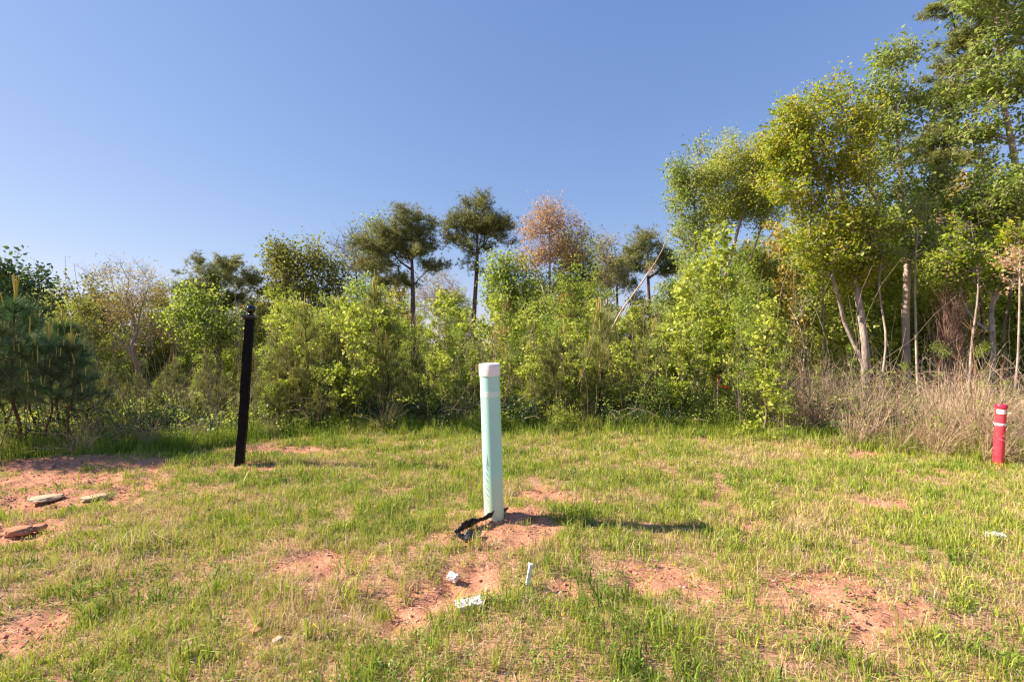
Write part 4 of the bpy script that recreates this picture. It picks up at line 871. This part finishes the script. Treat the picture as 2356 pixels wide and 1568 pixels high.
# faint print on the sticker
V = []; Fc = []
for row, (z, hh_, a0, a1) in enumerate(((hr - .075, .005, -.75, .1), (hr - .084, .004, -.6, .7), (hr - .094, .004, -.1, .75), (hr - .106, .010, .0, .22))):
    m = 12 if a1 - a0 > .4 else 2
    for s in range(m):
        if m > 2 and s % 4 == 3: continue
        b0 = ac + a0 + (a1 - a0) * s / m; b1 = ac + a0 + (a1 - a0) * (s + .85) / m; k = len(V); q = rr + .0030
        V += [(q * math.cos(b0), q * math.sin(b0), z), (q * math.cos(b1), q * math.sin(b1), z), (q * math.cos(b1), q * math.sin(b1), z + hh_), (q * math.cos(b0), q * math.sin(b0), z + hh_)]; Fc.append((k, k + 1, k + 2, k + 3))
link('print', mesh_np('print', np.array(V), [np.array(Fc)], None, paint('faded_ink', (.55, .40, .55), .6)), stk)
g = Geo(); an = ac + 1.0; q = np.array([[rr * math.cos(an), rr * math.sin(an), hr - .10], [(rr + .04) * math.cos(an + .3), (rr + .04) * math.sin(an + .3), hr - .097]]); g.add(*tubes(q[:1], q[1:], [.003], [.003], 6)); link('cable_tie', g.mesh('cable_tie', whitetape), root)
# black post
px_, py_ = gxyh(549, 1068); hb = 1.90; a_ = .046
root = thing('wooden_post', 'weathered black square wooden post topped with a glossy ball finial', 'post', (px_, py_, Hs(px_, py_) - .06))
root.rotation_euler = (math.radians(0.5), math.radians(4.3), math.radians(12))
bm = bmesh.new(); bmesh.ops.create_cube(bm, size=1); bmesh.ops.scale(bm, vec=(2 * a_, 2 * a_, hb), verts=bm.verts); bmesh.ops.translate(bm, vec=(0, 0, hb / 2), verts=bm.verts)
bmesh.ops.subdivide_edges(bm, edges=[e for e in bm.edges if abs(e.verts[0].co.z - e.verts[1].co.z) > .5], cuts=14, use_grid_fill=True)
for v in bm.verts:
    f = v.co.z / hb; v.co.x += .007 * math.sin(f * 5.2) * (f > .02) + .003 * math.sin(f * 31); v.co.y += .006 * math.sin(f * 8)
bmesh.ops.bevel(bm, geom=[e for e in bm.edges if len(e.link_faces) == 2 and e.calc_face_angle(0) > 1], offset=.006, segments=2, affect='EDGES')
me = bpy.data.meshes.new('shaft'); bm.to_mesh(me); bm.free()
black = paint('black_stained_wood', (.006, .006, .010), .5, (.012, .010, .014), 30, (.45, .7), bump=.4, spec=.06, zgrad=((.06, .04, .03), .9, .18)); me.materials.append(black); link('shaft', me, root)
bp2 = paint('black_gloss', (.004, .004, .007), .12, spec=.6)
bm = bmesh.new(); cx0 = .007 * math.sin(5.2)
for (s, z0, z1, s2) in ((.146, hb + .001, hb + .026, .146), (.146, hb + .0262, hb + .040, .095), (.116, hb - .020, hb + .0008, .128)):
    r_ = bmesh.ops.create_cube(bm, size=1); 
    for v in r_['verts']:
        ss = s2 if v.co.z > 0 else s; v.co = Vector((v.co.x * ss + cx0, v.co.y * ss, z1 if v.co.z > 0 else z0))
bmesh.ops.bevel(bm, geom=bm.edges[:], offset=.003, segments=2, affect='EDGES')
me = bpy.data.meshes.new('post_cap'); bm.to_mesh(me); bm.free(); me.materials.append(bp2); cp = link('post_cap', me, root)
prof = [(.026, hb + .039), (.020, hb + .044), (.017, hb + .052), (.020, hb + .058)] + [(.054 * math.cos(t_), hb + .104 + .054 * math.sin(t_)) for t_ in np.linspace(-1.1, 1.57, 16)]
V, Fc = lathe(prof, 40); V[:, 0] += cx0; link('ball_finial', mesh_np('ball_finial', V, [Fc], None, bp2, True), cp)

# rocks, foam pieces
def rock(name, sx, sy, sz, seed, mat, rough=.25, sub=4):
    bm = bmesh.new(); bmesh.ops.create_icosphere(bm, subdivisions=sub, radius=1)
    from mathutils import noise as mn
    off = Vector((seed * 3.7, seed * 1.3, 0))
    for v in bm.verts:
        n_ = v.co.normalized(); q = mn.fractal(n_ * 1.6 + off, .9, 2.1, 5) * rough + mn.noise(n_ * 6 + off) * rough * .2
        c = n_ * (1 + q); m_ = max(abs(c.x), abs(c.y)); c = c * (1 - .25 * (m_ > .8)) if False else c
        v.co = Vector((c.x * sx, c.y * sy, max(c.z, -.4) * sz if c.z < .55 else (.55 + (c.z - .55) * .35) * sz))
    me = bpy.data.meshes.new(name); bm.to_mesh(me); bm.free(); me.materials.append(mat)
    for p_ in me.polygons: p_.use_smooth = True
    return me
stone = paint('pale_stone', (.46, .37, .27), .9, (.42, .27, .18), 25, (.35, .7), bump=.6, spec=.1)
clayr = paint('clay_rock', (.46, .24, .15), .95, (.32, .15, .09), 30, (.35, .7), bump=.8, spec=.1)
foam = paint('chalky_white', (.85, .80, .80), .9, (.62, .52, .50), 50, (.45, .75), bump=.9, spec=.1)
def rest(name, me, px, py, dz, rz, lab, cat, tilt=(0, 0), grp=None):
    x, y = gxyh(px, py); o = link(name, me, None, (x, y, Hs(x, y) + dz)); o.rotation_euler = (tilt[0], tilt[1], rz); tag(o, lab, cat, grp); return o
rest('flat_stone', rock('flat_stone', .13, .09, .035, 1, stone), 107, 1146, .004, .3, 'flat pale grey stone on the clay at far left', 'stone')
rest('flat_stone', rock('flat_stone', .11, .08, .022, 2, stone), 218, 1143, .001, 1.0, 'second flat pale stone just right of the larger one', 'stone')
rest('clay_rock', rock('clay_rock', .10, .07, .05, 3, clayr), 45, 1224, .01, 0, 'broad reddish clay rock near the left edge', 'rock')
rest('clay_rock', rock('clay_rock', .055, .05, .04, 4, clayr), 88, 1216, .01, 1, 'small reddish rock touching the right end of the broad clay rock', 'rock')
rest('clay_rock', rock('clay_rock', .045, .035, .03, 5, clayr), 1812, 1022, .01, 1, 'small brown rock at the edge of the grass below the dry clumps', 'rock')
for k, (px, py, s, lab) in enumerate(((940, 1003, .06, 'grey stone at the grass edge left of the green pipe'), (715, 1001, .05, 'grey stone at the grass edge beside the young pines'), (1668, 1008, .05, 'pale stone at the grass edge below the orange ribbon'), (590, 1455, .035, 'pinkish stone half sunk in the near grass at left'), (640, 1475, .03, 'pale stone beside the pinkish one in the near grass'), (1900, 1437, .018, 'pale grey pebble on the large clay patch at right'))):
    rest('stone', rock('stone', s, s * .8, s * .7, 10 + k, stone if k % 2 == 0 else clayr, sub=3), px, py, .008, k, lab, 'stone')
def foam_piece(l, w_, h, seed):
    bm = bmesh.new(); bmesh.ops.create_cube(bm, size=1); bmesh.ops.subdivide_edges(bm, edges=bm.edges[:], cuts=9, use_grid_fill=True)
    from mathutils import noise as mn; off = Vector((seed * 5.1, 0, 0))
    for v in bm.verts:
        n_ = mn.noise(v.co * 4 + off); n2_ = mn.noise(v.co * 13 + off)
        wav = .12 * math.sin(v.co.x * 34 + seed)
        v.co = Vector((v.co.x * l * (1 + .12 * n2_), v.co.y * w_ * (1 + .25 * n_ + .2 * n2_), v.co.z * h * (1 + .4 * n_ + .3 * n2_ + wav) + .1 * h * n_))
    me = bpy.data.meshes.new('chalky_fragment'); bm.to_mesh(me); bm.free(); me.materials.append(foam)
    for p_ in me.polygons: p_.use_smooth = True
    return me
rest('chalky_fragment', foam_piece(.155, .06, .045, 1), 1080, 1398, .020, .22, 'largest white crumbling fragment lying in front of the green pipe', 'fragment', (.25, -.05))
rest('chalky_fragment', foam_piece(.065, .045, .035, 2), 1041, 1333, .018, -.35, 'small white fragment on the washed out clay behind the largest one', 'fragment', (.15, .1))
rest('chalky_fragment', foam_piece(.135, .024, .02, 3), 1217, 1352, .085, .1, 'narrow white sliver standing upright in the grass', 'fragment', (0, -1.40))
rest('chalky_fragment', foam_piece(.11, .05, .03, 4), 2290, 1240, .03, -.3, 'white fragment half hidden in the grass at far right', 'fragment', (.15, 0))
rest('chalky_fragment', foam_piece(.022, .018, .014, 5), 1655, 1643 - 0, .02, 0, 'tiny white crumb in the near grass', 'fragment') if False else None
# torn black silt fabric
pts = [gxyh(*q_) for q_ in ((1166, 1176), (1150, 1184), (1120, 1196), (1095, 1207), (1070, 1220), (1052, 1232), (1058, 1240))]
q = catmull([(p_[0], p_[1], 0) for p_ in pts], 60); n = len(q); V = []; rgf = np.random.default_rng(5)
rows = 6
for i in range(n):
    x, y = q[i, 0], q[i, 1]; zb = Hs(x, y); hgt = .030 + .06 * abs(math.sin(i * .13)) * (i / n) + .012 * vnoise(i * .5, 0., 3)
    for r_ in range(rows):
        f = r_ / (rows - 1); fold = .022 * math.sin(i * .55 + f * 2) * f + .014 * math.sin(i * 1.7)
        V.append((x + fold * .6, y - .02 * f + fold * .6, zb + .012 + hgt * f + .004 * math.sin(i * 2.1 + r_)))
i = np.arange(n - 1)[:, None]; r_ = np.arange(rows - 1)[None]; k = (i * rows + r_).ravel()
me = mesh_np('silt_fabric', np.array(V), [np.stack([k, k + rows, k + rows + 1, k + 1], 1)], None, paint('black_fabric', (.012, .013, .02), .45, (.03, .03, .045), 40, bump=.5), True)
fab = link('silt_fabric', me); tag(fab, 'torn strip of black fabric crumpled on the clay in front of the green pipe', 'fabric'); sm = fab.modifiers.new('thick', 'SOLIDIFY'); sm.thickness = .003
fx, fy = gxyh(1072, 1243); U = np.linspace(-1, 1, 22); UU, VV = np.meshgrid(U, U); u_ = UU.ravel(); v_ = VV.ravel()
xx2 = fx + u_ * .085 + .03 * v_; yy2 = fy + v_ * .07 * (1 - .3 * np.abs(u_)); z2 = Hg(xx2, yy2) + .035 + .03 * fbm(u_ * 2, v_ * 2, 8) + .012 * np.sin(u_ * 7 + v_ * 3)
k = (np.arange(21)[:, None] * 22 + np.arange(21)[None]).ravel()
fl = link('loose_flap', mesh_np('loose_flap', np.stack([xx2, yy2, z2], 1), [np.stack([k, k + 1, k + 23, k + 22], 1)], None, me.materials[0], True), fab); sm = fl.modifiers.new('thick', 'SOLIDIFY'); sm.thickness = .003
# dead branch on the ground at right, twig, ribbon
def stick(name, pts, r, mat, lab, cat, n=24):
    q = catmull(pts, n); rr_ = np.linspace(r, r * .4, n); g = Geo(); g.add(*tubes(q[:-1], q[1:], rr_[:-1], rr_[1:], 7)); o = link(name, g.mesh(name, mat, True)); return tag(o, lab, cat)
def w3(px, py, D): return (wx(px, D), D, zat(py, D))
a = gxyh(1925, 1022)
stick('fallen_branch', [(a[0], a[1], Hs(*a) + .01), w3(1960, 1000, 7.35), w3(1990, 992, 7.6), w3(2025, 975, 7.9), w3(2060, 958, 8.3)], .012, B['dead'], 'pale fallen branch slanting out of the dry grass onto the clearing', 'branch')
b0 = gxy(480, 1062); b1 = gxy(540, 1052)
stick('fallen_twig', [(b0[0] - .5, b0[1], Hs(b0[0] - .5, b0[1]) + .01), (b0[0], b0[1] + .05, Hs(*b0) + .02), (b1[0], b1[1], Hs(*b1) + .015), (b1[0] + .35, b1[1] + .1, Hs(b1[0] + .35, b1[1] + .1) + .01)], .007, B['dark'], 'thin dark twig lying on the clay behind the black post', 'twig')
rb = paint('orange_ribbon', (.85, .12, .02), .5)
P0 = np.array(w3(1652, 862, 8.25)); q = catmull([P0, P0 + (-.01, -.02, -.10), P0 + (.03, -.03, -.19), P0 + (.10, -.02, -.20), P0 + (.17, 0, -.21), P0 + (.18, 0, -.25)], 24); V = []
for i, c in enumerate(q): wv = .018; V += [c + (wv * math.cos(i * .5), -wv * .3, wv * math.sin(i * .5) + .008), c - (wv * math.cos(i * .5), -wv * .3, wv * math.sin(i * .5) + .008)]
k = np.arange(23) * 2; rbo = link('survey_ribbon', mesh_np('survey_ribbon', np.array(V), [np.stack([k, k + 1, k + 3, k + 2], 1)], None, rb)); tag(rbo, 'bright orange flagging ribbon tied in the thicket right of centre', 'ribbon'); m_ = rbo.modifiers.new('t', 'SOLIDIFY'); m_.thickness = .002
xq, yq = float(P0[0]), 8.28
stick('survey_stake', [(xq, yq, Hs(xq, yq) - .03), (xq, yq, .6), (xq, yq, float(P0[2]) + .02)], .012, B['dead'], 'thin wooden stake holding the orange ribbon in the thicket', 'stake', 8)
